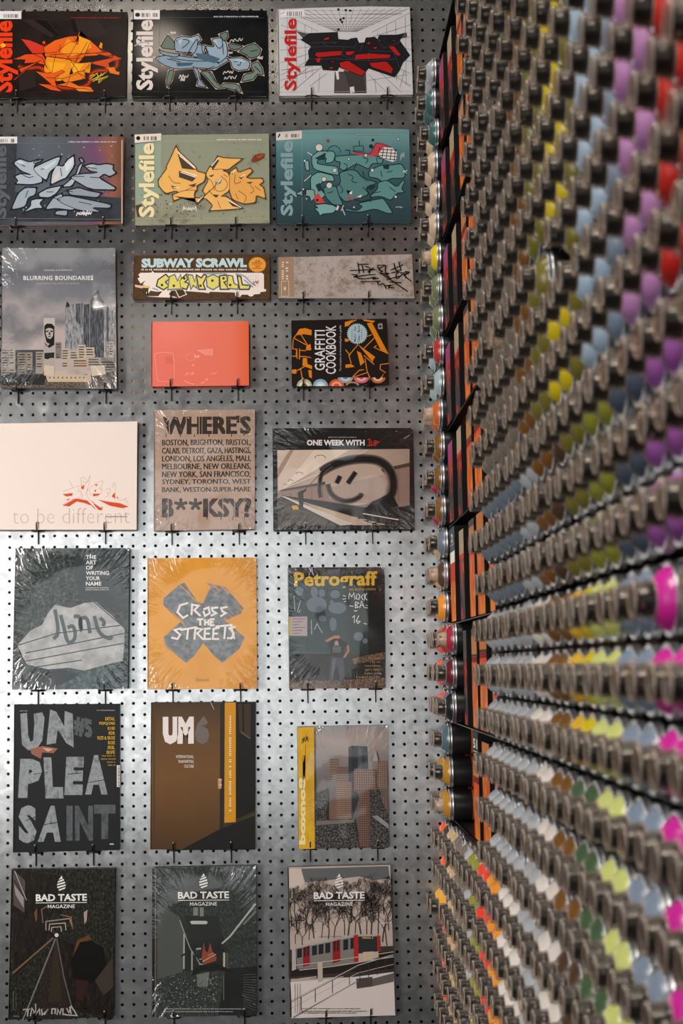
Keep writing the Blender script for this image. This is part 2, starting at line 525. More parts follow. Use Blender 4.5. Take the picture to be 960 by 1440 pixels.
# the 300 cans that show largest in the photo: (tier, row): columns
SHOWN = {(-2, 0): [14,15], (-2, 1): [14,16,18,19,20,21], (-2, 2): [13,15,16,17,18,19,20,21,22,23,24,25,26], (-1, 0): [1,16,17,18,19,20,21,22,23,24,25,26,27,28,29,30], (-1, 1): [1,16,17,18,19,20,21,22,23,24,25,26,27,28,29,30,31,32], (-1, 2): [1,14,16,17,18,19,20,21,22,23,24,25,26,27,28,29,30,31,32], (0, 0): [3,17,18,20,21,22,23,24,25,26,27,28,29,30,31,32], (0, 1): [3,14,16,19,20,21,22,23,24,25,26,27,28,29,30,31,32], (0, 2): [3,16,17,19,20,21,22,23,24,25,26,27,28,29,30], (1, 0): [1,15,17,18,19,20,21,22,23,24,25,26,27,28,29,30,31,32], (1, 1): [1,14,16,17,18,19,20,21,22,23,24,25,26,27,28,29,30,31,32,33], (1, 2): [1,16,17,18,19,20,21,22,23,24,25,26,27,28,29,30,31,32], (2, 0): [1,14,15,16,18,19,20,21,22,23,24,25,26,27,28,29,30,31,32,33], (2, 1): [1,15,16,17,18,19,20,21,22,23,24,25,26,27,28,29,30,31,32,33], (2, 2): [1,16,18,19,20,21,22,25,26,27,28,29,30,31,32,33], (3, 0): [1,18,19,20,21,22,23,24,25,26,27,28,29,30,31], (3, 1): [1,17,18,19,20,21,22,23,24,25,26,27,28,29], (3, 2): [1,17,18,19,20,21,22,23,24,25,26,27], (4, 0): [1,19,20,21,22,23,24], (4, 1): [1,16,18,19,20,21,22], (4, 2): [1,15,16,17,19], (5, 0): [1], (5, 1): [1], (5, 2): [1], (6, 0): [1], (6, 1): [1], (6, 2): [1]}
INDIVIDUAL = {(k, r_, c) for (k, r_), cc_ in SHOWN.items() for c in cc_}
far = MB()
nobj = 0
for q in CANS:
    ang = random.uniform(0, 2 * pi)
    if INDIVIDUAL is None or (q[0], q[1], q[2]) in INDIVIDUAL:
        can_obj(*q, ang); nobj += 1
    else:
        k, r_, c, colr, clear, dx = q
        zz = TZ + TP * k + 0.0350 + 0.0700 * r_
        T = Matrix.Translation((XB + dx, -0.04 - PITCH * c, zz)) @ Matrix.Rotation(ang, 4, 'X')
        for f in (mb_body(), mb_rim(), mb_shoulder(shoulder_mesh(colr).materials[0]), mb_cap(), mb_nozzle(noz_b if clear else noz_m)):
            o = len(far.v)
            far.v += [tuple(T @ Vector(v)) for v in f.v]
            for face, mi_, sm in zip(f.f, f.m, f.sm):
                far.f.append([i + o for i in face]); far.m.append(far.mi(f.mats[mi_])); far.sm.append(sm)
if far.v:
    tag(far.build('spray_cans'), 'the many farther spray cans half hidden between the nearer ones in the black rack', 'spray cans', kind='stuff')
print('cans', len(CANS), 'individual', nobj)
# ---------------------------------------------------------------- printed cartons on the empty stretch of the tiers
def carton_mat(name, cols, scale, lo=0.42, hi=0.58, rough=0.55):
    return ink_noise(name, cols, scale=scale, detail=2, lo=lo, hi=hi, rough=rough, dist=0.8)
camo = carton_mat('print_red_camouflage', ['#191616', '#1d1917', '#2a1a17', '#a82a1a'], (26, 26, 18), .40, .60)
flame = carton_mat('print_orange_flame', ['#b04a10', '#c65f12', '#d8801c'], (16, 16, 10))
P = lambda h: mat('carton_' + h.strip('#'), h, 0.6, 0, 0.15)
# y0, y1 measured from the panel; bands are (from, to, material) as fractions of the height
CT = [(-0.143, -0.238, 'pink topped carton with red and black camouflage print', [(0, .72, camo), (.72, .76, P('#a82a1a')), (.76, 1, P('#8f3a60'))], -0.004, .17),
      (-0.252, -0.338, 'tan topped carton with red and black camouflage print', [(0, .68, camo), (.68, .73, P('#b23018')), (.73, 1, P('#9c8a70'))], 0.004, .185),
      (-0.417, -0.505, 'orange carton with a tan top and a red lettered band', [(0, .62, flame), (.62, .66, P('#c84a1c')), (.66, .74, P('#2a1512')), (.74, .93, P('#a87446')), (.93, 1, P('#3c3a3a'))], 0.006, .19),
      (-0.548, -0.655, 'orange carton with a black lettered band', [(0, .66, flame), (.66, .70, P('#c2401c')), (.70, .78, P('#241210')), (.78, 1, P('#b06a34'))], 0.006, .19),
      (-0.728, -0.795, 'narrow orange carton standing right beside the first caps', [(0, .70, flame), (.70, .78, P('#2a1512')), (.78, 1, P('#b8642c'))], 0.006, .19)]
slate = P('#39414a')
CT1 = [(-0.143, -0.238, 'red and orange carton under a slate tag reading 2', [(0, .42, flame), (.42, .62, P('#b03418')), (.62, .74, P('#ddd5cc')), (.74, 1, slate)], -0.004, .20)] + CT[1:]
CT0 = [(-0.285, -0.345, 'dark carton with red camouflage beside the black caps', [(0, .7, camo), (.7, 1, P('#4a4644'))], 0.004, .19)] + CT[2:]
CTm = [(-0.417, -0.505, 'orange carton under a black tag reading 51', [(0, .46, flame), (.46, .52, P('#c84a1c')), (.52, .58, P('#2a1512')), (.58, .70, P('#a87446')), (.70, .72, P('#d8c8b0')), (.72, 1, P('#131315'))], 0.004, .205)] + CT[3:]
TIERN = {5: 'second', 4: 'third', 3: 'fourth', 2: 'fifth', 1: 'sixth', 0: 'seventh', -1: 'eighth', 6: 'top'}
def flat_text(f, s, mt, x, y0, y1, z0, z1, bold=0.02):
    """letters on a plane x = const, reading from y0 (far) to y1 (near)"""
    vs, fs = text_geo(s, bold)
    f.add([(x, y0 + (y1 - y0) * u, z0 + (z1 - z0) * v) for u, v in vs], fs, mt)
def carton(k, spec):
    y0, y1, lab, bands, inset, h = spec
    yc = (y0 + y1) / 2; hw = abs(y0 - y1) / 2
    x = XF + inset
    o = empty('paint_carton', (x + 0.03, yc, TZ + TP * k + 0.0004), lab + ', %s tier' % TIERN[k], 'carton', 'printed cartons in the rack')
    f = MB()
    f.box(-0.0292, -hw, 0, 0.03, hw, h, P('#1a1716'))
    for a, b_, m_ in bands:
        f.box(-0.03, -hw, a * h, -0.0293, hw, b_ * h, m_)
    if 'lettered' in lab or '51' in lab:
        za = .665 if 'a tan top' in lab else .705
        if '51' in lab: za = .525
        flat_text(f, 'MOLOTOW', P('#b8362a'), -0.0304, hw * .8, -hw * .8, za * h, (za + .06) * h)
    if 'reading' in lab:
        s = '51' if '51' in lab else '2'
        flat_text(f, s, P('#d9d4cc'), -0.0304, hw * .75 if s == '51' else hw * .35, -hw * .75 if s == '51' else -hw * .35, .84 * h, .93 * h, 0.03)
        f.box(-0.0304, -hw * .85, .81 * h, -0.0302, hw * .85, .818 * h, P('#b9b4ac'))
    f.build('printed_box', o)
    # open front edge strip
    f = MB(); f.box(-0.0302, -hw - 0.0012, 0, 0.0, -hw, h, P('#121111')); f.build('card_edge', o)
for k in range(-1, 7):
    for spec in (CT1 if k == 1 else CT0 if k == 0 else CTm if k == -1 else CT):
        carton(k, spec)
# ---------------------------------------------------------------- books and magazines
class Book:
    """a book whose front lies in the plane y = -t; its outline and print are given as photo positions on that plane"""
    def __init__(s, name, label, cat, quad, t, cover, page='#cfc8bf', edge=None, group=None, cover_edge='#222222', outline=None, wrap=False, hooks=None, bind=None):
        s.t = t
        q = [at(x, y, -t) for x, y in quad]               # TL TR BR BL
        s.o = Vector(((q[2].x + q[3].x) / 2, -0.0015, min(q[2].z, q[3].z)))
        s.root = empty(name, s.o, label, cat, group)
        s.art = MB(); s.layer = 0; s.round = 0; s.ox = s.oy = 0.0; s.sc = 1.0
        s.q = q; s.quadpx = quad
        c3 = lambda p, Y: (p.x - s.o.x, Y - s.o.y, p.z - s.o.z)
        ring = outline or quad
        rp = [at(x, y, -t) for x, y in ring]
        n = len(rp); th = 0.0022
        e = ink(cover_edge)
        s.art.add([c3(p, -t) for p in rp], [tuple(range(n))], cover if not isinstance(cover, str) else ink(cover))
        s.art.add([c3(p, -t) for p in rp] + [c3(p, -t + th) for p in rp], [(i, (i + 1) % n, n + (i + 1) % n, n + i) for i in range(n)] + [tuple(range(2 * n - 1, n - 1, -1))], e)
        cen = sum(q, Vector()) / 4
        # page block, a little smaller than the covers, flush with the spine side
        pg = MB(); pm = ink(page, 0.7)
        shr = lambda p, a: Vector((p.x + (cen.x - p.x) * a / abs(cen.x - p.x), 0, p.z + (cen.z - p.z) * a / abs(cen.z - p.z)))
        r2 = [shr(p, 0.0025) for p in q]
        pg.add([c3(p, -t + th) for p in r2] + [c3(p, -0.004) for p in r2], [(0, 1, 5, 4), (1, 2, 6, 5), (2, 3, 7, 6), (3, 0, 4, 7), (3, 2, 1, 0), (4, 5, 6, 7)], pm)
        pg.build('page_block', s.root)
        bk = MB()
        bk.add([c3(p, -0.004) for p in q] + [c3(p, -0.002) for p in q], [(0, 1, 5, 4), (1, 2, 6, 5), (2, 3, 7, 6), (3, 0, 4, 7), (3, 2, 1, 0), (4, 5, 6, 7)], e)
        bk.build('back_cover', s.root)
        sp = MB()
        a, b_ = q[0], q[3]; d = Vector((0.0012, 0, 0))
        sp.add([c3(a - d, -t), c3(a + d, -t), c3(b_ + d, -t), c3(b_ - d, -t), c3(a - d, -0.002), c3(a + d, -0.002), c3(b_ + d, -0.002), c3(b_ - d, -0.002)],
               [(0, 1, 5, 4), (1, 2, 6, 5), (2, 3, 7, 6), (3, 0, 4, 7), (3, 2, 1, 0), (4, 5, 6, 7)], ink(bind or cover_edge))
        sp.build('spine', s.root)
        s.wrap = wrap
    def view(s, x, y, sc):
        """following coordinates are read in a magnified cut-out of the photo"""
        s.ox, s.oy, s.sc = x, y, sc
    def P(s, p):
        s_ = at(s.ox + p[0] / s.sc, s.oy + p[1] / s.sc, -s.t)
        return (s_.x - s.o.x, -s.t - 0.00004 - s.layer * 0.000007 - s.o.y, s_.z - s.o.z)
    def m(s, c):
        return ink(c) if isinstance(c, str) else c
    def poly(s, c, pts):
        s.layer += 1
        if isinstance(pts, str):
            a = [float(z) for z in pts.replace(',', ' ').split()]
            pts = list(zip(a[::2], a[1::2]))
        s.art.add([s.P(p) for p in pts], [tuple(range(len(pts)))], s.m(c))
    def rect(s, c, x0, y0, x1, y1):
        s.poly(c, [(x0, y0), (x1, y0), (x1, y1), (x0, y1)])
    def disc(s, c, x, y, rx, ry=None, n=20, a0=0, a1=360):
        ry = ry or rx
        s.poly(c, [(x + rx * cos(math.radians(a0 + (a1 - a0) * k / n)), y - ry * sin(math.radians(a0 + (a1 - a0) * k / n))) for k in range(n + (a1 - a0 < 360))])
    def line(s, c, pts, w, closed=False, taper=False, smooth=0):
        """a pen or brush stroke"""
        s.layer += 1
        if isinstance(pts, str):
            a = [float(z) for z in pts.replace(',', ' ').split()]
            pts = list(zip(a[::2], a[1::2]))
        pts = [Vector(p) for p in pts]
        for _ in range(smooth):
            q = [pts[0]]
            for a, b_ in zip(pts, pts[1:]):
                q += [a * .75 + b_ * .25, a * .25 + b_ * .75]
            pts = q + [pts[-1]]
        N = len(pts); vs, fs = [], []
        for i, p in enumerate(pts):
            a = pts[i - 1] if (i > 0 or closed) else p
            b_ = pts[(i + 1) % N] if (i < N - 1 or closed) else p
            d1 = (p - a).normalized() if (p - a).length > 1e-6 else (b_ - p).normalized()
            d2 = (b_ - p).normalized() if (b_ - p).length > 1e-6 else d1
            n1, n2 = Vector((-d1.y, d1.x)), Vector((-d2.y, d2.x))
            nn = n1 + n2
            if nn.length < 0.3: nn = n1
            nn.normalize()
            k = 1 / max(0.5, nn.dot(n1))
            ww = w / 2 * k
            if taper: ww *= max(0.15, 1 - abs(2 * i / (N - 1) - 1) ** 2)
            vs += [s.P(p + nn * ww), s.P(p - nn * ww)]
        for i in range(N if closed else N - 1):
            j = (i + 1) % N
            fs.append((2 * i, 2 * i + 1, 2 * j + 1, 2 * j))
        s.art.add(vs, fs, s.m(c))
    def shape(s, c, oc, pts, w):
        """filled patch with a drawn outline"""
        if isinstance(pts, str):
            a = [float(z) for z in pts.replace(',', ' ').split()]
            pts = list(zip(a[::2], a[1::2]))
        if s.round:
            q = []
            for a, b_ in zip(pts, pts[1:] + pts[:1]):
                q += [(a[0] * s.round + b_[0] * (1 - s.round), a[1] * s.round + b_[1] * (1 - s.round)), (a[0] * (1 - s.round) + b_[0] * s.round, a[1] * (1 - s.round) + b_[1] * s.round)]
            pts = q
        s.poly(c, pts); s.line(oc, pts, w, closed=True)
    def text(s, t_, c, x0, y0, x1, y1, bold=0.0, rot=0, slant=0.0, drop=-0.008, space=1.0, fat=0):
        """lettering fitted between left x0, top y0, right x1, bottom y1; rot 90 reads upwards"""
        if fat:
            for d_ in (-fat, fat):
                s.text(t_, c, x0 + d_, y0, x1 + d_, y1, bold, rot, slant, drop, space)
        s.layer += 1
        vs, fs = text_geo(t_, bold, space)
        out = []
        for u, v in vs:
            if rot == 0:
                x = x0 + (x1 - x0) * u + slant * (y1 - y0) * (v - .5); y = y1 + (y0 - y1) * v + drop * (x - x0)
            elif rot == 90:
                x = x0 + (x1 - x0) * (1 - v); y = y1 + (y0 - y1) * u
            else:
                x = x0 + (x1 - x0) * v; y = y0 + (y1 - y0) * u
            out.append(s.P((x, y)))
        s.art.add(out, fs, s.m(c))
    def done(s, wrapmat=None):
        s.art.build('front_cover', s.root)
        if s.wrap:
            q = s.q; nU, nV = 14, 18
            f = MB(); vs = []
            for j in range(nV + 1):
                for i in range(nU + 1):
                    u, v = i / nU, j / nV
                    p = (q[0] * (1 - u) + q[1] * u) * (1 - v) + (q[3] * (1 - u) + q[2] * u) * v
                    vs.append((p.x - s.o.x, -s.t - 0.0040 - 0.0012 * sin(pi * u) * sin(pi * v) - s.o.y, p.z - s.o.z))
            f.add(vs, [(j * (nU + 1) + i, j * (nU + 1) + i + 1, (j + 1) * (nU + 1) + i + 1, (j + 1) * (nU + 1) + i) for j in range(nV) for i in range(nU)], wrapmat or wrap_m, True)
            o = f.build('shrink_wrap', s.root)
            o['label'] = 'clear crinkled plastic wrap'

def wrap_material(name, amount=0.022, scale=55, strength=0.8):
    """clear film: nearly flat in the middle, puckered towards the edges and corners"""
    m = bpy.data.materials.new(name); m.use_nodes = True
    N, L = m.node_tree.nodes, m.node_tree.links
    out = N['Material Output']; N.remove(N['Principled BSDF'])
    def math(op, a, b_=None, c=None):
        n = N.new('ShaderNodeMath'); n.operation = op
        for i, v in enumerate((a, b_, c)):
            if v is None: continue
            if isinstance(v, (int, float)): n.inputs[i].default_value = v
            else: L.new(v, n.inputs[i])
        return n.outputs[0]
    tr = N.new('ShaderNodeBsdfTransparent')
    gl = N.new('ShaderNodeBsdfGlossy'); gl.inputs['Roughness'].default_value = 0.07
    fr = N.new('ShaderNodeFresnel'); fr.inputs[0].default_value = 1.45
    tc = N.new('ShaderNodeTexCoord')
    sp = N.new('ShaderNodeSeparateXYZ'); L.new(tc.outputs['Generated'], sp.inputs[0])
    u = math('ABSOLUTE', math('SUBTRACT', sp.outputs[0], 0.5)); v = math('ABSOLUTE', math('SUBTRACT', sp.outputs[2], 0.5))
    edge = math('MULTIPLY_ADD', math('MULTIPLY', u, v), 3.0, math('MULTIPLY', math('MAXIMUM', u, v), 0.9))
    rmp = N.new('ShaderNodeMapRange'); rmp.inputs['From Min'].default_value = 0.36; rmp.inputs['From Max'].default_value = 1.15
    rmp.interpolation_type = 'SMOOTHSTEP'; L.new(edge, rmp.inputs['Value'])
    # folds radiate from the middle: stretch the noise along the radius
    ang = math('ARCTAN2', math('SUBTRACT', sp.outputs[2], 0.5), math('SUBTRACT', sp.outputs[0], 0.5))
    rad = math('SQRT', math('ADD', math('MULTIPLY', u, u), math('MULTIPLY', v, v)))
    cv = N.new('ShaderNodeCombineXYZ')
    L.new(math('MULTIPLY', ang, 9.0), cv.inputs[0]); L.new(math('MULTIPLY', rad, 5.0), cv.inputs[1])
    n1 = N.new('ShaderNodeTexNoise'); n1.inputs['Scale'].default_value = 1.6; n1.inputs['Detail'].default_value = 4; n1.inputs['Distortion'].default_value = 0.6
    L.new(cv.outputs[0], n1.inputs['Vector'])
    n2 = N.new('ShaderNodeTexNoise'); n2.inputs['Scale'].default_value = 9; n2.inputs['Detail'].default_value = 1
    L.new(tc.outputs['Object'], n2.inputs['Vector'])
    h = math('MULTIPLY_ADD', math('MULTIPLY', n1.outputs['Fac'], rmp.outputs[0]), 1.0, math('MULTIPLY', n2.outputs['Fac'], 1.7))
    bp = N.new('ShaderNodeBump'); bp.inputs['Strength'].default_value = strength; bp.inputs['Distance'].default_value = 0.006
    L.new(h, bp.inputs['Height']); L.new(bp.outputs[0], gl.inputs['Normal'])
    fac = math('ADD', math('MULTIPLY_ADD', rmp.outputs[0], 0.10, amount), fr.outputs[0])
    mx = N.new('ShaderNodeMixShader')
    L.new(fac, mx.inputs[0])
    L.new(tr.outputs[0], mx.inputs[1]); L.new(gl.outputs[0], mx.inputs[2]); L.new(mx.outputs[0], out.inputs[0])
    return m
wrap_m = wrap_material('shrink_wrap_film')

# ---------------------------------------------------------------- wire hooks
wire = mat('hook_dark_wire', '#3a3836', 0.3, 0.9)
tipm = mat('hook_tip_pale', '#b8b0a6', 0.3, 0.4)
HK = {}
def hook(px, py, t, label):
    """px, py: where the prong crosses the lower edge of the book's front"""
    p = at(px, py, -t)
    o = empty('wire_hook', (p.x, -0.0008, p.z - 0.0016), label, 'hook', 'wire hooks on the pegboard')
    if t not in HK:
        f = MB()
        g = t + 0.0035
        f.tube([(0, -0.002, -0.032), (0, -0.002, -0.004), (0, -0.0045, -0.001), (0, -g + 0.004, -0.0008), (0, -g, 0.003), (0, -g, 0.0135)], 0.0015, wire)
        a = f.mesh('prong')
        f = MB(); f.lathe([(0.0125, 0.0), (0.013, 0.0013), (0.0145, 0.0018), (0.016, 0.0013), (0.0165, 0.0)], tipm, 'z', n=10)
        f.v = [(x, y - g, z) for x, y, z in f.v]
        b_ = f.mesh('tip')
        f = MB()
        w_, d_ = 0.0145, min(0.016, t)
        f.tube([(-w_, 0.006, 0.0), (-w_, -d_ * .5, -0.0022), (-w_ + .003, -d_, -0.0026), (0, -d_ - .001, -0.0026), (w_ - .003, -d_, -0.0026), (w_, -d_ * .5, -0.0022), (w_, 0.006, 0.0)], 0.0017, wire)
        f.tube([(-w_, -0.0015, -0.0016), (w_, -0.0015, -0.0016)], 0.0017, wire)
        HK[t] = (a, b_, f.mesh('cross_loop'))
    for nm, me in zip(('prong', 'tip', 'cross_loop'), HK[t]):
        link(nm, me, o)
# ---------------------------------------------------------------- the printed covers
random.seed(11)
def barcode(B, x0, y0, x1, y1, c='#3a3634', n=16, skip=.45):
    rn = random.Random(int(x0 * 7 + y0))
    wd = (x1 - x0) / n
    for k in range(n):
        if rn.random() > skip * .6:
            B.rect(c, x0 + k * wd, y0, x0 + k * wd + wd * rn.uniform(.35, .8), y1)
def scribble(B, c, x0, y0, x1, y1, w, n=9, seed=1):
    rn = random.Random(seed)
    x = x0; pts = []
    for k in range(n):
        u = k / (n - 1)
        pts.append((x0 + (x1 - x0) * u + rn.uniform(-.5, .5) * (x1 - x0) / n, (y0 if k % 2 else y1) + rn.uniform(-.25, .25) * (y1 - y0)))
    B.line(c, pts, w, smooth=1)
def smallprint(B, c, x0, y, x1, h, seed=1, words=9):
    """a row of tiny letter strokes too small to read"""
    rn = random.Random(seed); x = x0
    while x < x1:
        wd = rn.uniform(.5, .9) * h
        B.rect(c, x, y + h * rn.uniform(0, .25), x + wd * .75, y + h)
        x += wd + (h * .7 if rn.random() < .14 else h * .16)
def vprint(B, c, x, y0, y1, h, seed=1):
    """a column of tiny letter strokes too small to read"""
    rn = random.Random(seed); y = y0
    while y < y1:
        wd = rn.uniform(.5, .9) * h
        B.rect(c, x + h * rn.uniform(0, .25), y, x + h, y + wd * .7)
        y += wd + (h * 1.3 if rn.random() < .2 else h * .2)
def speckle(B, cols, x0, y0, x1, y1, n, r0, r1, seed=1):
    rn = random.Random(seed)
    for k in range(n):
        x, y, r = rn.uniform(x0, x1), rn.uniform(y0, y1), rn.uniform(r0, r1)
        B.disc(rn.choice(cols), x, y, r, r * rn.uniform(.6, 1.2), n=7)

GRP = 'landscape magazines with vertical lettering'
def masthead(B, c, x0, y0, x1, y1, bold=0.035, t_='Stylefile'):
    B.text(t_, c, x0, y0, x1, y1, bold=bold, rot=90)

# 1 --- orange on black
k1 = ink_noise('print_black_brown', ['#150f0d', '#241a16', '#1b1310'], (9, 9, 9), 3)
B = Book('magazine', 'black landscape magazine with fiery orange graffiti, far left of the top row', 'magazine', [(-10, 17), (179, 17), (177, 135), (-10, 138)], .016, k1, group=GRP,
         outline=[(-10, 17), (60, 15.5), (120, 15.5), (179, 17), (177, 135), (120, 137.5), (60, 138.3), (-10, 138)], cover_edge='#1a1412')
B.view(0, 10, 5.0526)
B.poly('#2c211d', '160,90 330,90 420,190 360,215 250,150'); B.poly('#2a1f1b', '510,85 690,90 760,180 690,215 560,190')
B.poly('#0f0b0a', '240,90 330,95 420,200 395,205'); B.poly('#0e0a09', '500,85 530,85 560,190 520,170'); B.poly('#2a201c', '130,480 240,440 260,560 140,600')
B.rect('#d9d6d4', -40, 28, 153, 84); barcode(B, 20, 50, 132, 76)
for k, c in ((46, '#3a120a'), (36, '#4e170b'), (26, '#6e200c'), (16, '#8f2c0e'), (8, '#b33a10')):
    B.line(c, '180,250 300,300 480,225 600,240 760,340 840,370 820,450 640,450 640,570 400,580 330,500 300,420 180,440 130,420', k, smooth=2)
masthead(B, '#dd3a14', -45, 96, 128, 606)
B.line('#f0c21e', '5,275 20,262 34,270 28,280 12,282', 10)
sil = ['150,225 215,235 310,275 370,300 340,330 230,330', '120,360 180,335 300,330 350,420 250,395 170,400 180,375 90,370',
       '310,285 390,235 480,210 520,205 560,200 640,235 690,280 730,320 690,345 600,350 540,420 470,400 380,370 320,350',
       '520,205 540,240 560,180 572,168 560,205 620,215', '680,330 770,318 800,338 760,350', '620,395 700,380 800,360 805,340 870,368 800,385 770,400 785,440 720,420',
       '330,350 480,370 560,400 650,390 640,470 560,460 520,400 500,460 480,520 380,530 330,500 310,440', '130,440 200,415 290,380 240,410 190,440 160,475',
       '90,520 130,490 180,440 150,480 110,515', '250,455 340,470 420,440 460,460 390,500 400,560 440,600 350,590 360,545 300,495', '270,545 350,550 410,575 440,600 360,590',
       '440,520 520,470 600,450 610,510 560,520 470,540', '400,555 500,530 560,560 640,565 670,600 600,590 450,560', '530,580 600,578 670,602 560,600',
       '740,430 815,425 825,455 850,460 848,485 780,470 770,445', '700,285 715,245 730,260 725,300', '300,245 320,238 325,265 300,262', '560,470 600,490 610,515 585,505']
cs = ['#c9341a', '#d4481a', '#dd5f18', '#d9601a', '#c64a18', '#c6481a', '#e08a1e', '#cc4a1a', '#c03c18', '#d9561a', '#d4501a', '#e07a20', '#de6a1e', '#e08228', '#d9741e', '#e08a1e', '#cf4a1a', '#dd6a1a']
for p, c in zip(sil, cs): B.shape(c, '#2a0d06', p, 4)
for p, c in (('480,225 550,270 640,245 600,330 520,350 430,320', '#e68f1c'), ('330,300 430,260 400,330 320,345', '#de5a1a'), ('560,205 640,240 650,290 560,320', '#e7951f'),
             ('340,390 470,400 450,440 370,470', '#e8a020'), ('500,400 600,400 560,455 520,470', '#e9a41e'), ('420,500 520,475 600,500 470,530', '#de7a20'), ('150,228 230,245 300,280 240,310', '#c8342a')):
    B.poly(c, p)
for p in ('270,330 400,320 490,250 560,240', '400,330 380,400 370,470', '430,265 420,330', '350,340 520,330 640,330 720,320', '480,350 530,420 560,460', '520,300 470,380', '560,330 500,470', '620,250 540,390',
          '300,360 340,440', '640,250 600,350', '330,500 450,510 560,470', '390,540 420,480', '470,560 500,490', '700,350 620,440', '520,350 640,320', '350,350 490,370 600,360', '545,190 555,240 520,300', '230,330 300,360 330,430', '640,400 590,460'):
    B.line('#2a0d06', p, 3.2)
for p in ('640,510 690,470 700,500 660,530', '650,520 760,460 720,490', '680,520 770,490 700,540', '720,470 700,530 740,500', '640,490 670,480'):
    B.line('#e2c53a', p, 4)
smallprint(B, '#8d2a1c', 505, 72, 850, 9, 3)
B.line('#3a2a25', '150,88 860,92', 1.5); B.line('#3a2a25', '0,610 880,600', 1.5); B.line('#2c211d', '152,40 140,600', 1.5)
B.done()
hook(23, 136, .016, 'left wire hook under the fiery orange graffiti magazine'); hook(147, 136, .016, 'right wire hook under the fiery orange graffiti magazine')

# 2 --- blue grey on black
B = Book('magazine', 'black landscape magazine with blue grey graffiti and a lamp glare, middle of the top row', 'magazine', [(188, 15), (375, 15), (376, 135), (186, 135)], .016, ink_noise('print_black_grey', ['#101112', '#1b1c1d', '#151617'], (9, 9, 9), 3, rough=.09), group=GRP,
         outline=[(188, 15), (240, 14), (310, 14), (375, 15), (376, 135), (310, 136.5), (240, 136), (186, 135)], cover_edge='#151515')
B.view(185, 10, 4.8); B.round = .84
B.rect('#dcd6d2', 15, 20, 190, 82); barcode(B, 68, 40, 176, 66); B.disc('#17120f', 40, 52, 17, 14)
masthead(B, '#d5c8c2', 30, 85, 178, 560)
B.line('#8fa4b4', '20,262 60,240 100,235 120,250', 9, smooth=1)
sh = [('#5d6f66', '225,215 245,185 290,240 300,290 190,275'), ('#8398a8', '290,215 340,195 400,205 450,185 470,220 440,250 500,260 480,330 420,340 400,300 330,320 290,290'),
      ('#7e95a6', '150,340 260,320 400,340 520,350 600,370 640,330 680,345 560,420 440,410 300,420 210,390'), ('#8ea3b2', '540,215 600,205 640,240 650,330 590,380 520,330 490,260 560,270'),
      ('#5f716a', '590,185 645,165 650,200 625,235'), ('#8da2b0', '640,345 740,340 800,370 790,420 720,430 680,410 670,370'), ('#5d6f66', '650,245 760,265 700,290 660,280'),
      ('#5f7168', '720,300 780,260 830,245 875,285 860,330 800,350 770,320'), ('#6a7d74', '800,390 850,365 880,410 890,460 850,450 820,490 740,505 760,455 830,440'),
      ('#7b91a0', '410,400 450,420 460,490 510,545 440,530 450,490'), ('#5d7268', '250,430 290,420 270,500 240,540 235,500'), ('#687c72', '460,430 540,440 570,510 600,540 620,515 720,520 745,580 640,545 570,550 520,490'),
      ('#7a8f9f', '180,280 210,300 330,320 300,340 200,320')]
for c, p in sh: B.line('#c2ab98', p, 11, closed=True)
for c, p in sh: B.shape(c, '#0b0c0d', p, 6)
for p in ('300,230 350,215 400,230 340,280', '370,330 420,240 450,210 440,290 400,330', '470,230 480,330 520,300', '550,225 590,290 620,250', '430,345 540,340 590,385', '260,345 400,365 520,365', '690,370 740,365 730,395 710,390', '610,215 620,320',
          '500,260 520,330 590,380', '800,300 850,290', '830,400 870,440', '300,300 400,310', '520,440 560,500', '240,350 330,370', '560,400 480,430'):
    B.line('#0b0c0d', p, 5, smooth=1)
for c, p in (('#a3b5c2', '310,225 345,215 330,260'), ('#3f5b70', '430,310 520,320 600,350 560,380 450,350'), ('#a5b6c2', '545,225 570,225 590,270'), ('#a8b9c5', '690,355 740,350 770,375 700,365'), ('#355064', '300,375 420,375 400,395 310,400'), ('#9cb0be', '380,215 430,200 420,240')): B.poly(c, p)
for a in ((265, 165, 300, 185, 4), (660, 210, 750, 235, 5), (655, 300, 680, 315, 6), (850, 335, 885, 355, 7), (620, 430, 690, 450, 8), (625, 465, 705, 490, 9), (320, 455, 380, 485, 10), (330, 480, 360, 500, 11)):
    scribble(B, '#c9c2bc', *a[:4], 5, 8, a[4])
smallprint(B, '#c9c9c9', 555, 60, 855, 9, 5)
B.line('#55585a', '190,70 890,74', 1.5); B.line('#4a4643', '10,572 900,572', 1.5); B.line('#45484a', '190,85 180,570', 1.5)
B.done()
hook(238, 133, .016, 'left wire hook under the blue grey graffiti magazine'); hook(330.6, 133, .016, 'right wire hook under the blue grey graffiti magazine')

# 3 --- red and black on white grid
B = Book('magazine', 'white landscape magazine with a black grid and red and black block letters', 'magazine', [(390.7, 13), (576, 10), (580.5, 133), (392.4, 134.8)], .018, '#c4c2c3', group=GRP,
         outline=[(390.7, 13), (440, 11), (520, 9), (576, 10), (580.5, 133), (392.4, 134.8)], cover_edge='#9a9898')
B.view(385, 5, 4.8)
g = '#3a3a3c'
for k in range(17):                                          # ceiling grid running to the vanishing point
    x = 60 + k * 53
    a = (x, 42 - k * .6); u = .86
    B.line(g, [a, (490 + (x - 490) * .16, 190)], 2.2)
for k in range(9):
    y = 48 + 145 * (1 - (1 - k / 9) ** 1.7); h = 1 - (y - 42) / 148 * .84
    B.line(g, [(490 - 430 * h, y), (490 + 420 * h, y)], 1.8)
for k in range(7):                                           # side walls
    y = 60 + k * 85
    B.line(g, [(45, y), (300, 190 + k * 32)], 2.2); B.line(g, [(925, y * .98), (660, 195 + k * 32)], 2.2)
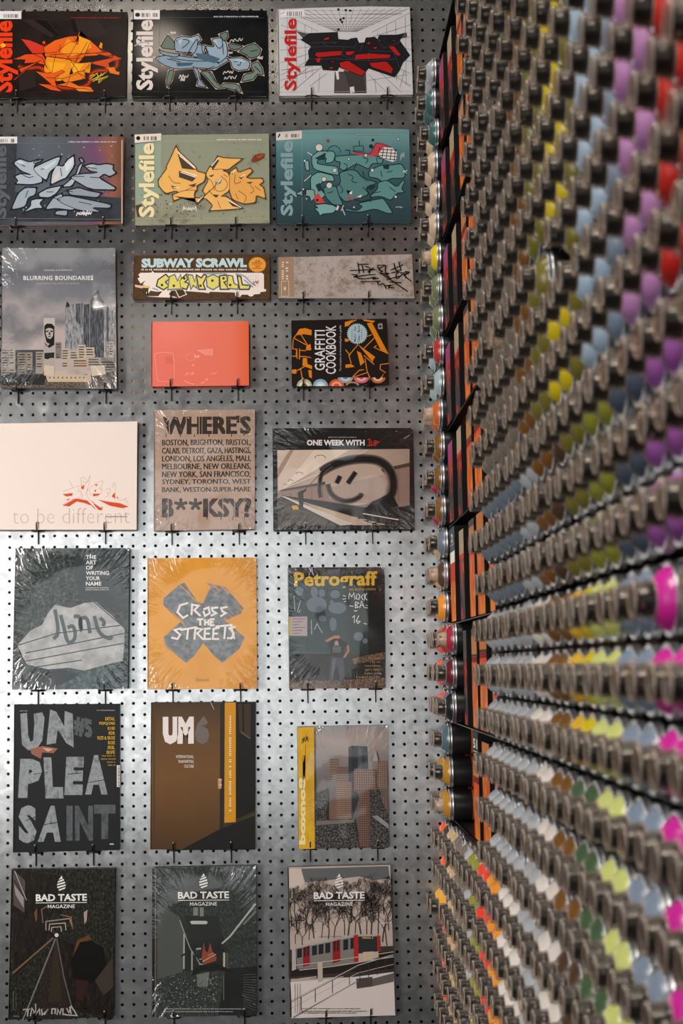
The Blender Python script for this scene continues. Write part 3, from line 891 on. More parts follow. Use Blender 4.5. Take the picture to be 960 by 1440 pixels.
for x in (90, 150, 210, 255): B.line(g, [(x, 70 + (x - 45) * .45), (x + 4, 590 - (x - 45) * .5)], 2)
for x in (700, 760, 820, 885): B.line(g, [(x, 200 - (x - 660) * .5), (x + 8, 430 + (x - 660) * .55)], 2)
for a, b_ in (((240, 560), (360, 470)), ((120, 600), (320, 430)), ((640, 480), (760, 600)), ((700, 450), (860, 600)), ((630, 520), (900, 480)), ((40, 520), (300, 440)), ((300, 600), (310, 470)), ((690, 600), (680, 510)), ((850, 570), (880, 450)), ((50, 450), (230, 420))):
    B.line(g, [a, b_], 2.2)
for x, y in ((435, 40), (450, 110), (470, 100), (485, 45), (460, 125), (435, 175), (515, 48)): B.rect('#1c1c1e', x - 8, y - 7, x + 8, y + 7)
B.poly('#4a4644', '410,460 620,460 625,605 405,605'); B.poly('#3c3836', '470,450 600,480 625,605 520,605')
B.poly('#cfcdcd', '512,565 540,560 545,600 515,605'); B.poly('#cfcdcd', '415,455 435,455 440,510 425,515')
B.poly('#4e4a46', '150,185 230,205 200,240'); B.poly('#4e4a46', '830,210 895,195 900,225 850,240')
blk_ = '#1f1f22'
for p in ('180,245 235,200 430,192 435,240 500,245 520,235 560,230 575,265 610,262 620,230 680,225 700,240 710,212 855,210 880,200 850,250 920,350 870,400 850,450 815,500 640,440 625,455 600,495 440,430 430,455 330,450 320,420 205,420 235,370 230,320 250,290',):
    B.poly(blk_, p)
rd = '#a81f1c'
for p in ('285,330 460,318 455,350 300,365 275,350', '280,370 320,365 310,400 290,400', '440,400 500,385 620,460 595,490 450,435', '550,345 640,335 790,345 780,370 540,380', '640,400 760,390 805,440 795,475 660,430',
          '335,235 370,225 380,240 340,250', '770,290 810,285 860,350 830,355', '480,325 550,320 520,350 490,350', '620,270 650,255 650,280', '365,435 400,425 395,445', '660,300 700,290 690,310', '700,245 720,243 725,258', '780,245 820,248 815,258', '400,265 410,260 415,280', '360,392 410,388 405,398'):
    B.shape(rd, '#141416', p, 4)
for p in ('250,295 420,290 540,295', '235,375 420,375 540,380 640,385 820,375', '330,265 360,290', '470,290 460,350 520,370 500,430', '560,270 540,300', '600,270 580,320', '640,320 820,325', '700,250 740,300 850,260', '810,330 850,440', '540,320 530,380', '640,330 640,390', '240,265 430,262'):
    B.line('#4c4c50', p, 2)
masthead(B, '#b5231d', 70, 100, 178, 588, .03)
B.poly('#d8d6d6', '45,48 200,40 212,88 45,96'); barcode(B, 82, 55, 190, 86); B.line('#b5403a', '45,72 72,58', 4)
smallprint(B, '#a04a46', 590, 66, 860, 5, 7)
B.line('#b09a98', '40,598 930,592', 2)
B.done()
hook(437.8, 131.5, .018, 'left wire hook under the white grid magazine'); hook(544.4, 131, .018, 'right wire hook under the white grid magazine')

# 4 --- silver letters in space
spc = ink_ramp('print_night_to_orange', [(0, '#33363a'), (.35, '#5a6068'), (.62, '#54585f'), (.80, '#6a4a66'), (.92, '#8a5a48'), (1, '#6c4a36')], 'X', -.15, .148, noise=.25, nscale=14)
B = Book('magazine', 'dark landscape magazine with silver graffiti and a purple glow, far left of second row', 'magazine', [(-13, 192), (175, 192), (172, 315), (-13, 317)], .018, spc, group=GRP, cover_edge='#6a5048')
B.view(0, 185, 5.0526); B.round = .84
dk = ink_noise('print_dark_slate', ['#2b2e32', '#3a3e43', '#303338'], (14, 14, 14), 4)
B.poly(dk, '-60,36 122,36 100,620 -60,640'); B.poly(dk, '100,430 860,470 868,640 100,640')
B.rect('#d8d4d0', -60, 36, 122, 84); barcode(B, 0, 52, 104, 78)
speckle(B, ['#a9b2ba', '#c8ced2', '#8a929a'], 130, 90, 830, 600, 90, 1.5, 5, 4)
masthead(B, '#595d62', -40, 100, 72, 615)
SL = [('95,225 140,195 210,220 270,200 235,260 300,330 300,360 230,378 110,372 130,350 105,320 150,300 230,310 150,280', '#a4b0ba'),
      ('235,260 330,215 400,185 430,180 410,240 350,290 330,350 260,300', '#aab5bd'), ('360,380 370,300 400,240 450,250 480,200 525,172 530,240 470,330 440,340', '#b4bdc4'),
      ('440,395 540,310 560,245 590,220 560,300 510,390', '#a6b1ba'), ('600,245 650,230 700,240 760,230 805,240 800,270 825,295 780,320 740,300 700,330 820,400 815,415 640,410 500,330 530,310 600,300 650,300 700,290 640,280', '#9aa4ac'),
      ('80,555 130,440 180,400 260,400 250,450 200,470 180,530 140,545', '#98a5af'), ('275,440 340,405 440,385 400,440 350,470 280,465', '#a2adb6'), ('220,490 260,480 310,480 280,510 305,545 250,545 170,575 220,530', '#a8b3bb'),
      ('320,555 380,470 440,440 450,500 540,530 520,560 400,545', '#97a3ad'), ('480,420 560,400 620,420 720,440 690,470 600,460 500,450', '#8a959e'), ('400,480 470,455 600,480 790,520 780,545 650,540 720,575 560,560 440,510', '#8e99a2'),
      ('400,565 480,560 475,600 390,590', '#8e99a2'), ('240,215 300,200 290,212 240,230', '#8c979f'), ('565,195 580,190 595,215 580,225', '#8c979f')]
for p, c in SL: B.line('#23282e', p, 16, closed=True)
for p, c in SL: B.shape(c, '#1d2227', p, 4.5)
for p in ('150,300 200,330 240,320', '120,220 180,250', '290,270 340,260', '430,260 440,320', '620,255 690,265', '640,325 720,330 760,360', '520,320 600,320', '200,420 180,470', '560,500 650,520', '330,430 380,430', '380,470 430,490', '440,420 520,430'):
    B.line('#1d2227', p, 5, smooth=1)
for p, c in (('110,215 140,205 180,225 150,235', '#c2cbd1'), ('460,230 520,185 515,235 470,290', '#cdd3d6'), ('620,245 680,240 650,255', '#c2b8b8'), ('300,260 400,200 390,230 330,270', '#c0c8ce'), ('380,330 420,280 420,320 390,360', '#d0c4bc')): B.poly(c, p)
scribble(B, '#d9d6d2', 545, 570, 650, 600, 6, 14, 3); scribble(B, '#d9d6d2', 560, 560, 640, 590, 4, 8, 5)
smallprint(B, '#c9c5c8', 485, 70, 825, 9, 9)
B.line('#6a6c70', '120,84 880,88', 2); B.line('#8a8684', '0,618 870,625', 2)
B.rect('#b09a8c', 862, 60, 872, 655)
B.done()
hook(22, 315, .018, 'left wire hook under the silver graffiti magazine'); hook(145, 314, .018, 'right wire hook under the silver graffiti magazine')

# 5 --- orange letters on khaki
kh = ink_noise('print_khaki_stained', ['#66594b', '#7f7a66', '#8f8f7a', '#93957f'], (16, 16, 16), 7, lo=.30, hi=.52)
B = Book('magazine', 'khaki landscape magazine with pale orange graffiti and a cockroach', 'magazine', [(189, 190), (378, 188), (379, 313.5), (190, 317)], .018, '#8d917c', group=GRP, cover_edge='#5f5a4c')
B.view(185, 185, 4.8); B.round = .84
B.poly(kh, '25,430 200,410 420,440 560,470 920,540 928,612 25,630'); B.poly('#8fa08c', '22,22 200,18 195,420 25,500')
speckle(B, ['#5d5444', '#6a6250'], 60, 420, 480, 610, 110, 1.5, 7, 6); speckle(B, ['#6c6a56', '#7c7a66'], 280, 80, 480, 200, 24, 2, 6, 8); speckle(B, ['#5d5444', '#7a7058'], 500, 470, 900, 600, 40, 1.5, 5, 10); speckle(B, ['#6e6a58', '#7c7a66'], 600, 80, 900, 200, 25, 1.5, 4, 18)
B.poly('#4a4234', '25,500 70,490 60,540 100,560 40,580')
B.poly('#ddd0c4', '20,22 200,14 200,62 22,78'); barcode(B, 75, 34, 185, 60); B.disc('#17120f', 45, 46, 14)
masthead(B, '#e8d8a8', 48, 78, 185, 580)
OR = [('300,100 320,140 430,240 440,270 500,285 490,340 440,365 440,400 380,400 330,420 300,400 230,420 185,370 180,330 240,250 235,240 260,190', '#e6b062'),
      ('275,430 350,400 430,395 420,430 440,490 500,430 480,400 520,330 500,290 530,235 570,260 600,250 650,280 670,330 660,400 600,440 640,440 750,520 620,530 525,535 550,500 500,450 420,450 330,450 285,468', '#e8b266'),
      ('580,168 620,180 750,185 700,220 650,260 600,255 535,260', '#e6ae60'), ('660,275 705,245 720,280 800,250 815,270 770,310 800,320 880,318 890,340 860,360 890,380 905,455 840,430 835,480 760,490 680,460 660,400', '#e0a455')]
for p, c in OR: B.line('#54452f', p, 12, closed=True)
for p, c in OR: B.shape(c, '#6a4c22', p, 4)
dkp = '#4c4232'
for p in ('310,150 435,262 340,250', '320,265 440,310 410,340 320,310', '535,240 580,180 590,200 550,260', '520,300 560,290 540,310', '560,340 610,320 600,350 575,360', '725,310 765,290 740,325', '640,460 750,520 680,505', '440,480 475,435 480,450', '265,365 320,380 280,390', '550,425 590,430 570,450', '660,285 690,265 680,290', '770,345 820,340 800,355', '615,270 635,255 640,275', '380,365 440,350 420,375'):
    B.poly(dkp, p)
for p in ('310,135 430,245', '325,165 425,250', '345,268 440,300', '330,275 435,312', '540,235 585,180', '565,345 605,325', '735,310 765,290', '645,462 740,515', '445,475 480,440', '280,380 320,380', '670,285 700,262', '575,355 600,335'):
    B.line('#f4ece2', p, 5)
for p in ('250,300 280,350 330,350', '360,400 440,365', '500,310 540,330 560,400', '600,300 650,340 640,390 590,410 560,390 570,340', '700,290 690,360 740,340', '720,400 780,440 760,480', '800,360 830,400 800,420', '580,470 600,520', '520,400 560,440', '620,290 650,310', '700,420 720,460', '830,370 870,400'):
    B.line('#7a5626', p, 4, smooth=1)
B.poly('#7c3a22', '805,195 830,160 870,148 900,150 890,175 850,200 815,208'); B.poly('#99502e', '840,170 880,155 895,160 860,185')
for p in ('830,205 860,230', '805,200 780,225', '890,185 915,190', '850,150 865,125', '815,175 820,150', '810,210 800,240'): B.line('#6a4a36', p, 2)
scribble(B, '#e0dcd4', 345, 505, 440, 535, 5, 13, 12); B.disc('#d8d4c8', 265, 490, 5)
smallprint(B, '#ddd6c8', 575, 52, 870, 9, 11)
B.line('#a8a894', '200,66 920,66', 2); B.line('#a8a894', '20,588 925,588', 2); B.line('#a8a894', '203,20 205,600', 1.5)
B.done()
hook(240, 313.5, .018, 'left wire hook under the khaki magazine'); hook(331, 313, .018, 'right wire hook under the khaki magazine')

# 6 --- teal characters under water
tl = ink_ramp('print_under_water', [(0, '#2c3d43'), (.45, '#36545a'), (.8, '#4a7276'), (1, '#6a9292')], 'Z', 0, .205, noise=.12, nscale=20)
B = Book('magazine', 'teal landscape magazine with underwater graffiti and a red cap', 'magazine', [(387, 185.6), (575, 182), (578, 313), (388, 314.5)], .018, tl, group=GRP,
         outline=[(387, 185.6), (420, 183), (480, 181), (540, 180.8), (575, 182), (578, 313), (480, 315), (388, 314.5)], cover_edge='#3a4c50')
B.view(385, 180, 4.8); B.round = .84
B.poly('#cfc5bd', '15,30 188,18 188,72 15,84'); barcode(B, 62, 40, 172, 64); B.poly('#17120f', '25,62 38,35 45,45 32,66')
masthead(B, '#7f9da0', 45, 84, 152, 592)
for a, b_ in (((215, 30), (280, 130)), ((250, 28), (340, 150)), ((340, 25), (360, 110)), ((540, 40), (560, 140))): B.line('#5a8284', [a, b_], 9, taper=True)
t1, t2, t3 = '#5d8a88', '#6d9a96', '#527c7c'
TEAL = [('255,190 300,155 400,155 415,180 400,230 345,240 355,200 300,210 290,240 340,250 430,260 440,320 380,310 270,280 255,240', t2), ('245,330 300,295 400,320 410,360 330,360 300,400 350,450 320,480 250,440', t2),
        ('410,190 560,180 660,185 740,200 730,240 660,240 640,280 560,240 470,290 440,270 450,230 415,225', t1), ('440,300 520,280 560,290 590,330 640,350 700,370 620,400 640,450 560,480 480,500 440,460 420,400 450,370', t3),
        ('640,290 720,250 790,250 860,240 890,290 880,340 790,340 740,370 700,340 640,330', t1), ('700,370 760,350 830,400 870,350 885,360 860,410 885,435 830,440 790,490 720,460 640,470 700,410', t1),
        ('330,400 420,390 440,460 470,520 400,520 350,470', t3), ('270,520 340,510 400,520 430,540 400,575 330,580 310,595 300,570 270,540 300,540', '#74a49e'), ('470,540 560,560 600,530 560,510 700,480 740,475 805,575 770,578 680,545 580,570 490,560', t1),
        ('140,445 200,415 270,415 280,470 250,500 240,460 200,460', '#7d9a96'), ('205,225 235,215 240,290 215,285', '#7fa09c')]
for p, c in TEAL: B.shape(c, '#15282c', p, 6)
B.poly('#23373c', '275,205 350,165 345,215 300,215'); B.poly('#23373c', '280,385 310,370 330,420 300,430'); B.poly('#22363b', '190,415 220,412 218,455 192,455'); B.poly('#22363b', '650,380 690,390 660,420 630,410'); B.poly('#22363b', '735,250 780,250 775,280 740,275')
for p in ('470,240 500,250 480,290', '560,230 540,280', '600,200 640,210 620,240', '690,200 700,240', '500,310 540,330 520,360 560,370', '440,380 470,420 450,440', '600,290 610,350 640,360', '720,290 730,330', '760,300 800,290', '660,440 720,430', '540,480 590,500 650,480', '360,440 400,430', '600,400 660,460 650,500', '780,400 820,430'):
    B.line('#15282c', p, 5, smooth=1)
B.poly('#b5404a', '530,155 560,165 650,175 690,100 740,110 790,130 740,160 700,190 600,188 540,175'); B.line('#2a1216', '530,155 560,165 650,175 690,100 740,110 790,130', 4)
B.poly('#d8d2ce', '700,180 740,130 800,135 830,165 825,220 800,230 740,210')
for k in range(5): B.line('#1b1e20', [(715 + k * 26, 130 + k * 4), (700 + k * 28, 200 + k * 6)], 5)
for k in range(4): B.line('#1b1e20', [(720 - k * 5, 145 + k * 20), (830, 150 + k * 22)], 5)
B.poly('#c0453f', '275,460 300,440 345,505 290,510 272,480'); B.disc('#15282c', 292, 487, 9)
for x, y, r, c in ((305, 132, 23, '#cfc4be'), (373, 388, 18, '#cfc4be'), (410, 286, 12, '#cfc4be'), (338, 346, 14, '#cfc4be'), (620, 185, 10, '#c8beb8'), (664, 286, 10, '#cfc4be'), (838, 76, 7, '#c6c2be'), (505, 210, 6, '#cfc4be'), (822, 465, 8, '#cfc4be'), (208, 222, 7, '#cfc4be'), (198, 414, 6, '#cfc4be'), (220, 478, 5, '#cfc4be'), (540, 535, 6, '#cfc4be')):
    B.disc('#1a2b30', x, y, r + 3); B.disc(c, x, y, r)
B.disc('#8c3038', 365, 87, 11); B.disc('#1d2c38', 667, 82, 10); B.line('#1d3338', [(405 + 45 * cos(a / 6), 165 - 45 * sin(a / 6)) for a in range(0, 20)], 4)
B.poly('#d8d0ca', '430,520 440,530 430,555 418,555'); B.poly('#d8d0ca', '500,440 530,425 525,450'); B.poly('#d8d0ca', '560,465 595,450 585,470'); B.poly('#15191c', '488,420 520,425 500,450')
for k in range(4): B.line('#b04048', [(495 + k * 12, 490), (505 + k * 12, 465)], 5)
B.poly(t3, '535,125 600,120 605,155 540,155'); B.line('#15282c', '535,125 600,120 605,155 540,155', 4, closed=True); B.line('#15282c', '575,85 577,120', 4); B.line('#15282c', '480,150 510,150 510,182', 5); B.disc('#1b2d32', 655, 125, 14)
for p in ('205,360 250,320', '225,165 260,185', '455,560 470,520', '460,540 480,590', '870,300 900,285', '875,285 895,305'): B.line('#cfc4be', p, 5)
scribble(B, '#a9b2b0', 855, 160, 880, 215, 4, 9, 21); scribble(B, '#a9b2b0', 820, 530, 865, 540, 4, 8, 22)
smallprint(B, '#8fa5a6', 555, 38, 870, 9, 13)
B.line('#5f7d7f', '188,36 920,30', 2); B.line('#7a9496', '190,84 190,640', 1.5)
B.done()
hook(424.8, 312, .018, 'left wire hook under the teal underwater magazine'); hook(517, 311, .018, 'right wire hook under the teal underwater magazine')

# 7 --- grey skyline
sky = ink_ramp('print_grey_sky', [(0, '#b5a7a4'), (.25, '#77777b'), (.4, '#a39a9b'), (.62, '#7a7c81'), (.85, '#6b6d72'), (1, '#8d8f93')], 'Z', .10, .31, noise=.9, nscale=11)
B = Book('book', 'tall grey photo book of clouds over skyscrapers and a painted portrait facade', 'book', [(2.7, 349), (162, 349), (164, 546.7), (1.7, 545)], .022, sky, cover_edge='#5a5653', page='#a58f7c', group='books on the pegboard', wrap=True)
B.view(0, 345, 5.647)
tw = ink_noise('print_glass_tower', ['#33353a', '#4c4f55', '#6d7076'], (260, 1, 40), 3, lo=.35, hi=.65)
tw2 = ink_noise('print_glass_tower_pale', ['#55585d', '#8e8f92', '#a9a8a8'], (240, 1, 60), 3, lo=.35, hi=.65)
B.poly('#44474c', '20,830 350,830 350,1040 20,1040')
B.poly(tw2, '518,470 545,440 560,468 608,462 610,840 518,840'); B.poly('#2e3035', '522,490 530,442 552,468 555,488'); B.poly(tw, '600,465 655,458 655,640 640,645 604,600'); B.poly(tw, '664,470 710,465 710,860 660,860'); B.poly(tw2, '604,610 662,645 664,860 604,850'); B.poly('#7c7e82', '635,460 645,460 650,640 640,640')
B.poly(tw, '713,890 716,450 740,390 784,354 800,420 824,445 826,890'); B.poly('#3c3e43', '730,420 745,388 784,354 796,410'); smallprint(B, '#b9b9b9', 740, 403, 776, 12, 17)
B.poly(tw2, '833,490 870,485 915,498 915,890 833,890'); B.poly('#55575c', '845,490 862,490 862,760 845,760')
B.rect('#a9a29c', 345, 575, 436, 1000); B.rect('#b9b2ac', 350, 580, 432, 640)
B.poly('#1e1b1a', '352,640 370,622 410,622 432,645 432,760 410,790 370,770 352,700'); B.poly('#b0a7a0', '362,668 385,655 410,660 424,670 420,720 400,745 375,735 362,700'); B.poly('#2a2624', '362,680 385,676 385,686 362,690'); B.poly('#2a2624', '398,678 422,676 420,688 400,688'); B.poly('#3a3532', '388,690 398,690 402,712 386,712'); B.poly('#2a2624', '378,722 408,720 400,728 384,728')
B.poly('#1e1b1a', '355,770 380,800 430,740 432,790 390,815 360,790'); B.poly('#2a2523', '352,855 432,850 430,895 400,895 380,905 352,900')
bl = ['#a89c90', '#b5a89a', '#9a8e82', '#c4b6a6', '#8a8078', '#70685f']
rn = random.Random(3)
for x0, x1, y0, y1, c in ((10, 72, 835, 1025, '#948c84'), (74, 122, 815, 1010, '#a39a90'), (140, 210, 850, 1020, '#857c72'), (212, 258, 850, 990, '#94887a'), (285, 345, 845, 1020, '#9a9084'), (440, 488, 770, 900, '#7c7570'), (490, 550, 820, 980, '#b8aa9a'), (555, 620, 835, 900, '#b5a898'), (620, 680, 790, 900, '#bcae9e'), (680, 750, 810, 890, '#b8aa9a'), (580, 700, 900, 990, '#b5a695'), (700, 800, 890, 960, '#a0958a'), (800, 915, 890, 1000, '#7e7872'), (865, 905, 765, 890, '#b0a59a')):
    B.rect(c, x0, y0, x1, y1)
    yy = y0 + 14
    while yy < y1 - 10:
        if rn.random() < .85: B.rect(rn.choice(['#3a3633', '#4a4541', '#2c2927']), x0 + 6, yy, x1 - rn.uniform(6, 22), yy + 8)
        yy += 20
B.rect('#2d2b29', 10, 1030, 370, 1135); B.poly(ink_noise('print_scrub', ['#2a2724', '#5a5048', '#8a7c6c'], (330, 330, 330), 4), '360,1060 910,1000 912,1135 10,1135 10,1110 350,1110')
B.poly('#c2ae96', '365,1040 480,1020 690,1030 720,990 725,1085 380,1085'); B.poly('#c9b8a4', '350,950 430,960 430,1035 350,1035'); B.poly('#cdbdab', '720,960 830,955 840,1025 730,1040'); B.poly('#bfae9a', '440,1000 540,990 540,1020 440,1020'); B.rect('#b06a3c', 620, 935, 690, 945)
for k in range(9): B.rect('#6a5644', 390 + k * 34, 1045, 400 + k * 34, 1058)
B.text('HENDRIK ECB BEIKIRCH', '#c8c6c6', 350, 193, 575, 205, .01); B.text('BLURRING BOUNDARIES', '#dcdadb', 186, 242, 740, 278, .03, drop=-.001, space=1.1); B.text('EXTENDING THE LIMITS OF GRAFFITI', '#b5b3b4', 288, 298, 632, 310, 0, drop=0)
B.done()
hook(23, 545, .022, 'left wire hook under the skyline photo book'); hook(147, 545, .022, 'right wire hook under the skyline photo book')

# 8 --- brown long book with the paper train
brn = ink_noise('print_brown_kraft', ['#43311f', '#54402a', '#4a3724'], (60, 60, 60), 5)
B = Book('book', 'long low brown book with pale blue capitals and a yellow lettered paper train', 'book', [(189, 359.3), (379, 357.5), (379.4, 420), (187.3, 420)], .020, brn, cover_edge='#6a4a3c', page='#b08a7c', group='books on the pegboard')
B.view(185, 352, 4.8)
B.text('SUBWAY SCRAWL', '#b9d0d4', 66, 55, 778, 118, .06, drop=-.004)
smallprint(B, '#d9cfc4', 66, 124, 776, 12, 31)
pw = '#e8dcd2'
B.poly(pw, '45,165 60,152 880,152 893,165 893,260 908,265 906,278 870,282 865,295 780,300 720,300 690,285 530,280 520,290 490,285 300,270 170,280 110,270'); B.poly(pw, '40,190 120,150 180,170 150,240 100,310 180,310 230,250 280,240 250,300 310,320 200,318 110,312'); B.poly('#4a3724', '25,210 60,225 115,190 150,205 90,300 20,240')
B.disc(pw, 720, 295, 22); B.disc(pw, 805, 290, 22)
B.poly(pw, '75,230 140,140 180,175 120,250'); B.poly('#e0b0a4', '20,232 75,240 72,258 25,248'); B.poly('#dcc070', '75,236 120,238 115,256 72,252')
B.poly('#4a3724', '278,225 318,218 365,295 325,310'); B.line(pw, '275,215 320,210 370,298 320,318 275,225', 5)
ye = ['180,200 230,165 255,190 225,215 250,240 215,265 170,240', '245,265 255,180 290,165 310,210 330,165 345,260 320,260', '325,205 370,165 375,200 355,215 385,225 370,262 330,250', '380,165 410,170 425,215 440,165 440,255 415,235 400,262', '440,170 470,190 490,165 505,175 480,225 495,262 455,262', '505,185 550,165 590,185 590,240 550,265 510,245', '595,175 640,170 645,205 620,215 655,262 600,262', '650,170 680,175 690,225 720,240 715,262 645,255', '715,175 735,180 745,235 800,240 790,262 730,262']
for k, p in enumerate(ye): B.line('#8ea4b4' if k % 2 else '#4a4a52', p, 14, closed=True)
for p in ye: B.shape('#dcd070', '#3c382c', p, 4.5)
for x, y in ((545, 205), (285, 240), (620, 190), (355, 190), (465, 240), (665, 235), (205, 235)): B.disc('#4a3c2c', x, y, 9)
for p in ('480,160 560,158 640,160', '700,160 760,170 800,215 840,240', '760,200 820,250', '140,255 180,270'): B.line('#7a94a8', p, 8, smooth=1)
scribble(B, '#b04a4a', 820, 205, 858, 230, 4, 8, 8)
for x in (790, 850): B.line('#c4b8ae', [(x, 170), (x, 255)], 2)
B.line('#c4b8ae', '800,170 840,170 840,200 800,200', 2, closed=True)
n = 44
B.poly('#e09a3c', [(848 + (62 if k % 2 else 54) * cos(2 * pi * k / n), 98 + (54 if k % 2 else 47) * sin(2 * pi * k / n)) for k in range(n)])
B.text('28', '#b83c24', 832, 66, 868, 80, .03); B.text('20', '#b83c24', 832, 103, 866, 117, .03); B.rect('#5a3c20', 812, 84, 882, 88); B.rect('#5a3c20', 812, 94, 880, 97); B.rect('#5a3c20', 812, 121, 880, 124)
B.done()
hook(240, 419, .020, 'left wire hook under the brown book with the paper train'); hook(333, 419, .020, 'right wire hook under the brown book with the paper train')

# 9 --- concrete with a black tag
cc = ink_noise('print_concrete', ['#7d6c5e', '#93857a', '#a89d96', '#aaa19c'], (34, 34, 34), 8, lo=.32, hi=.62, nrough=.7)
B = Book('book', 'long low concrete grey book with a black marker tag', 'book', [(391, 362), (579, 357.5), (582.4, 419.6), (392, 419.6)], .018, cc, cover_edge='#77726e', page='#8f8a88', group='books on the pegboard')
B.view(385, 352, 4.683)
B.poly('#9a7f66', '30,46 130,42 135,305 32,310')
vprint(B, '#d8c8b8', 50, 75, 185, 15, 23); vprint(B, '#d8c8b8', 76, 75, 185, 18, 24)
B.line('#cfc0b0', '50,203 98,203 98,302 50,302', 3, closed=True); B.disc('#cfc0b0', 72, 252, 7, 13)
speckle(B, ['#6a5a4c', '#7a6a5c', '#8a7a6c'], 140, 60, 900, 300, 160, 1.5, 5, 44)
for p in ('550,80 560,130 560,155', '550,95 625,92', '500,135 600,130 665,128', '580,100 590,150', '600,105 640,120 625,155', '655,115 615,145', '510,160 560,165 510,180 600,165 670,160', '540,165 545,185 600,190 680,175 640,190 690,185', '570,208 700,205', '680,100 740,98 690,120 700,130', '680,105 700,140 720,135 690,155 770,150 720,165', '735,98 730,150 770,190', '820,75 835,130', '770,130 850,95', '790,85 800,140 840,130', '770,150 830,140 800,160 810,195 850,150 870,185', '860,140 900,145 850,165 905,205', '700,150 760,190 880,272', '680,205 690,235 720,215 740,255', '730,235 780,228 745,245 790,248', '760,210 840,215', '740,195 830,170', '830,150 880,150'):
    B.line('#17120f', p, 7, smooth=1)
B.rect('#9d9895', 32, 306, 925, 316)
B.done()
hook(426, 418, .018, 'left wire hook under the concrete grey book'); hook(518, 417.5, .018, 'right wire hook under the concrete grey book')

# 10 --- salmon book
B = Book('book', 'plain glossy salmon pink book under the brown long book', 'book', [(213.3, 452.4), (349.5, 451.5), (350, 542), (213, 543.5)], .024, ink_ramp('print_salmon', [(0, '#de7262'), (.8, '#e0745f'), (1, '#d9643f')], 'X', -.11, .11, rough=.13), cover_edge='#b9503f', page='#c0584a', group='books on the pegboard')
B.view(205, 445, 6.194)
B.line('#ea9a8c', '75,340 85,318 225,312 242,335 248,470 245,560 120,572 100,550', 4, closed=True, smooth=1); B.poly('#d46a5c', '165,350 232,345 236,410 170,415')
B.line('#ea9a8c', [(390 + 38 * cos(a * pi / 9), 353 + 32 * sin(a * pi / 9)) for a in range(18)], 3, closed=True); scribble(B, '#efb0a4', 425, 335, 465, 365, 5, 7, 4)
for a in ((345, 485, 380, 515, 1), (395, 485, 415, 510, 2), (570, 480, 615, 510, 3), (480, 565, 510, 585, 5)): scribble(B, '#e99488', *a[:4], 5, 6, a[4])
B.line('#efb0a4', '335,558 375,580 420,592', 4, smooth=1); B.disc('#e99488', 412, 425, 10); B.disc('#e98a7c', 530, 550, 13); B.poly('#e98f80', '440,292 585,280 585,340 520,340')
B.done()
hook(239.4, 541, .024, 'left wire hook under the salmon pink book'); hook(333.5, 541, .024, 'right wire hook under the salmon pink book')

# 11 --- black cookbook with orange letters
B = Book('book', 'small black book with orange letter shapes and a row of spray caps', 'book', [(410, 450.7), (543.5, 448), (547, 539.5), (411, 543.4)], .022, '#1d1815', cover_edge='#241f1b', page='#3a332c', group='books on the pegboard')
B.view(400, 440, 6.194)
o_ = '#cf7a14'
for p in ('110,170 130,140 180,132 235,150 235,195 170,185 105,195', '65,495 100,490 105,525 75,532 62,515', '190,290 225,270 232,325 185,325', '160,390 195,395 200,445 240,462 238,490 155,460', '205,500 235,498 238,570 215,560', '525,80 600,60 560,110 525,120', '525,220 565,235 550,250 525,250', '715,90 760,85 880,310 905,360 840,330 790,230', '680,55 790,70 770,85 690,70', '640,275 790,385 760,420', '630,330 665,350 695,430 660,460', '530,450 580,445 610,470 530,480', '840,560 870,520 850,560'): B.poly(o_, p)
for p in ('235,150 110,180 80,220 210,290', '140,185 200,280', '75,230 70,310 105,320 100,380 65,375', '105,310 110,400', '130,310 130,405', '130,325 185,330', '130,380 180,380 230,390', '185,460 150,480 105,505', '140,490 155,580', '625,60 570,90', '640,275 560,370 580,440', '690,310 785,215', '700,400 720,520 600,560', '715,500 750,580', '780,380 760,430', '530,320 570,370', '840,330 780,300 800,285', '830,490 880,520', '830,490 835,450 910,440', '700,210 760,190', '690,370 780,450', '590,560 650,500 690,495'): B.line(o_, p, 7)
B.text('GRAFFITI', '#d4d2d0', 262, 150, 352, 500, .01, rot=90); B.text('COOKBOOK', '#d4d2d0', 358, 110, 448, 532, .01, rot=90)
B.text('The complete do-it-yourself-guide to graffiti', '#b0aaa4', 478, 108, 497, 508, .01, rot=90)
n = 60
B.poly('#9fb4ba', [(632 + (92 if k % 2 else 80) * cos(2 * pi * k / n), 182 + (94 if k % 2 else 80) * sin(2 * pi * k / n)) for k in range(n)])
B.text('Mad C - Kat', '#2a2c2e', 603, 118, 622, 250, .02, rot=90); B.text('Cees - Boris', '#2a2c2e', 636, 110, 655, 255, .02, rot=90); B.rect('#6a7a80', 585, 140, 590, 235); B.rect('#6a7a80', 668, 140, 673, 235)
B.poly('#8a8480', '812,95 850,90 855,140 815,142'); B.disc('#2a2622', 833, 118, 11)
for x, c1, c2, c3 in ((172, '#b5aa88', '#d8d0bc', '#6a6250'), (312, '#7e9aae', '#b0c2cc', '#d8dcdc'), (452, '#c8542a', '#e09a7a', '#d84a20'), (668, '#c2646c', '#e0a0a4', '#c2505a'), (812, '#b86434', '#d8b090', '#2c2622'), (530, '#8898a4', '#b5bfc6', '#6a7680')):
    yy = 640 if x < 500 else 565
    B.disc(c1, x, yy - 2, 66, 62, a0=0, a1=180) if x < 500 else B.disc(c1, x, yy - 2, 66, 50, a0=180, a1=360)
    B.disc(c2, x, yy - 2, 46, 42, a0=0, a1=180) if x < 500 else B.disc(c2, x, yy - 2, 42, 32, a0=180, a1=360)
    B.disc(c3, x, yy - 2, 26, 22, a0=0, a1=180) if x < 500 else B.disc(c3, x, yy - 2, 22, 16, a0=180, a1=360)
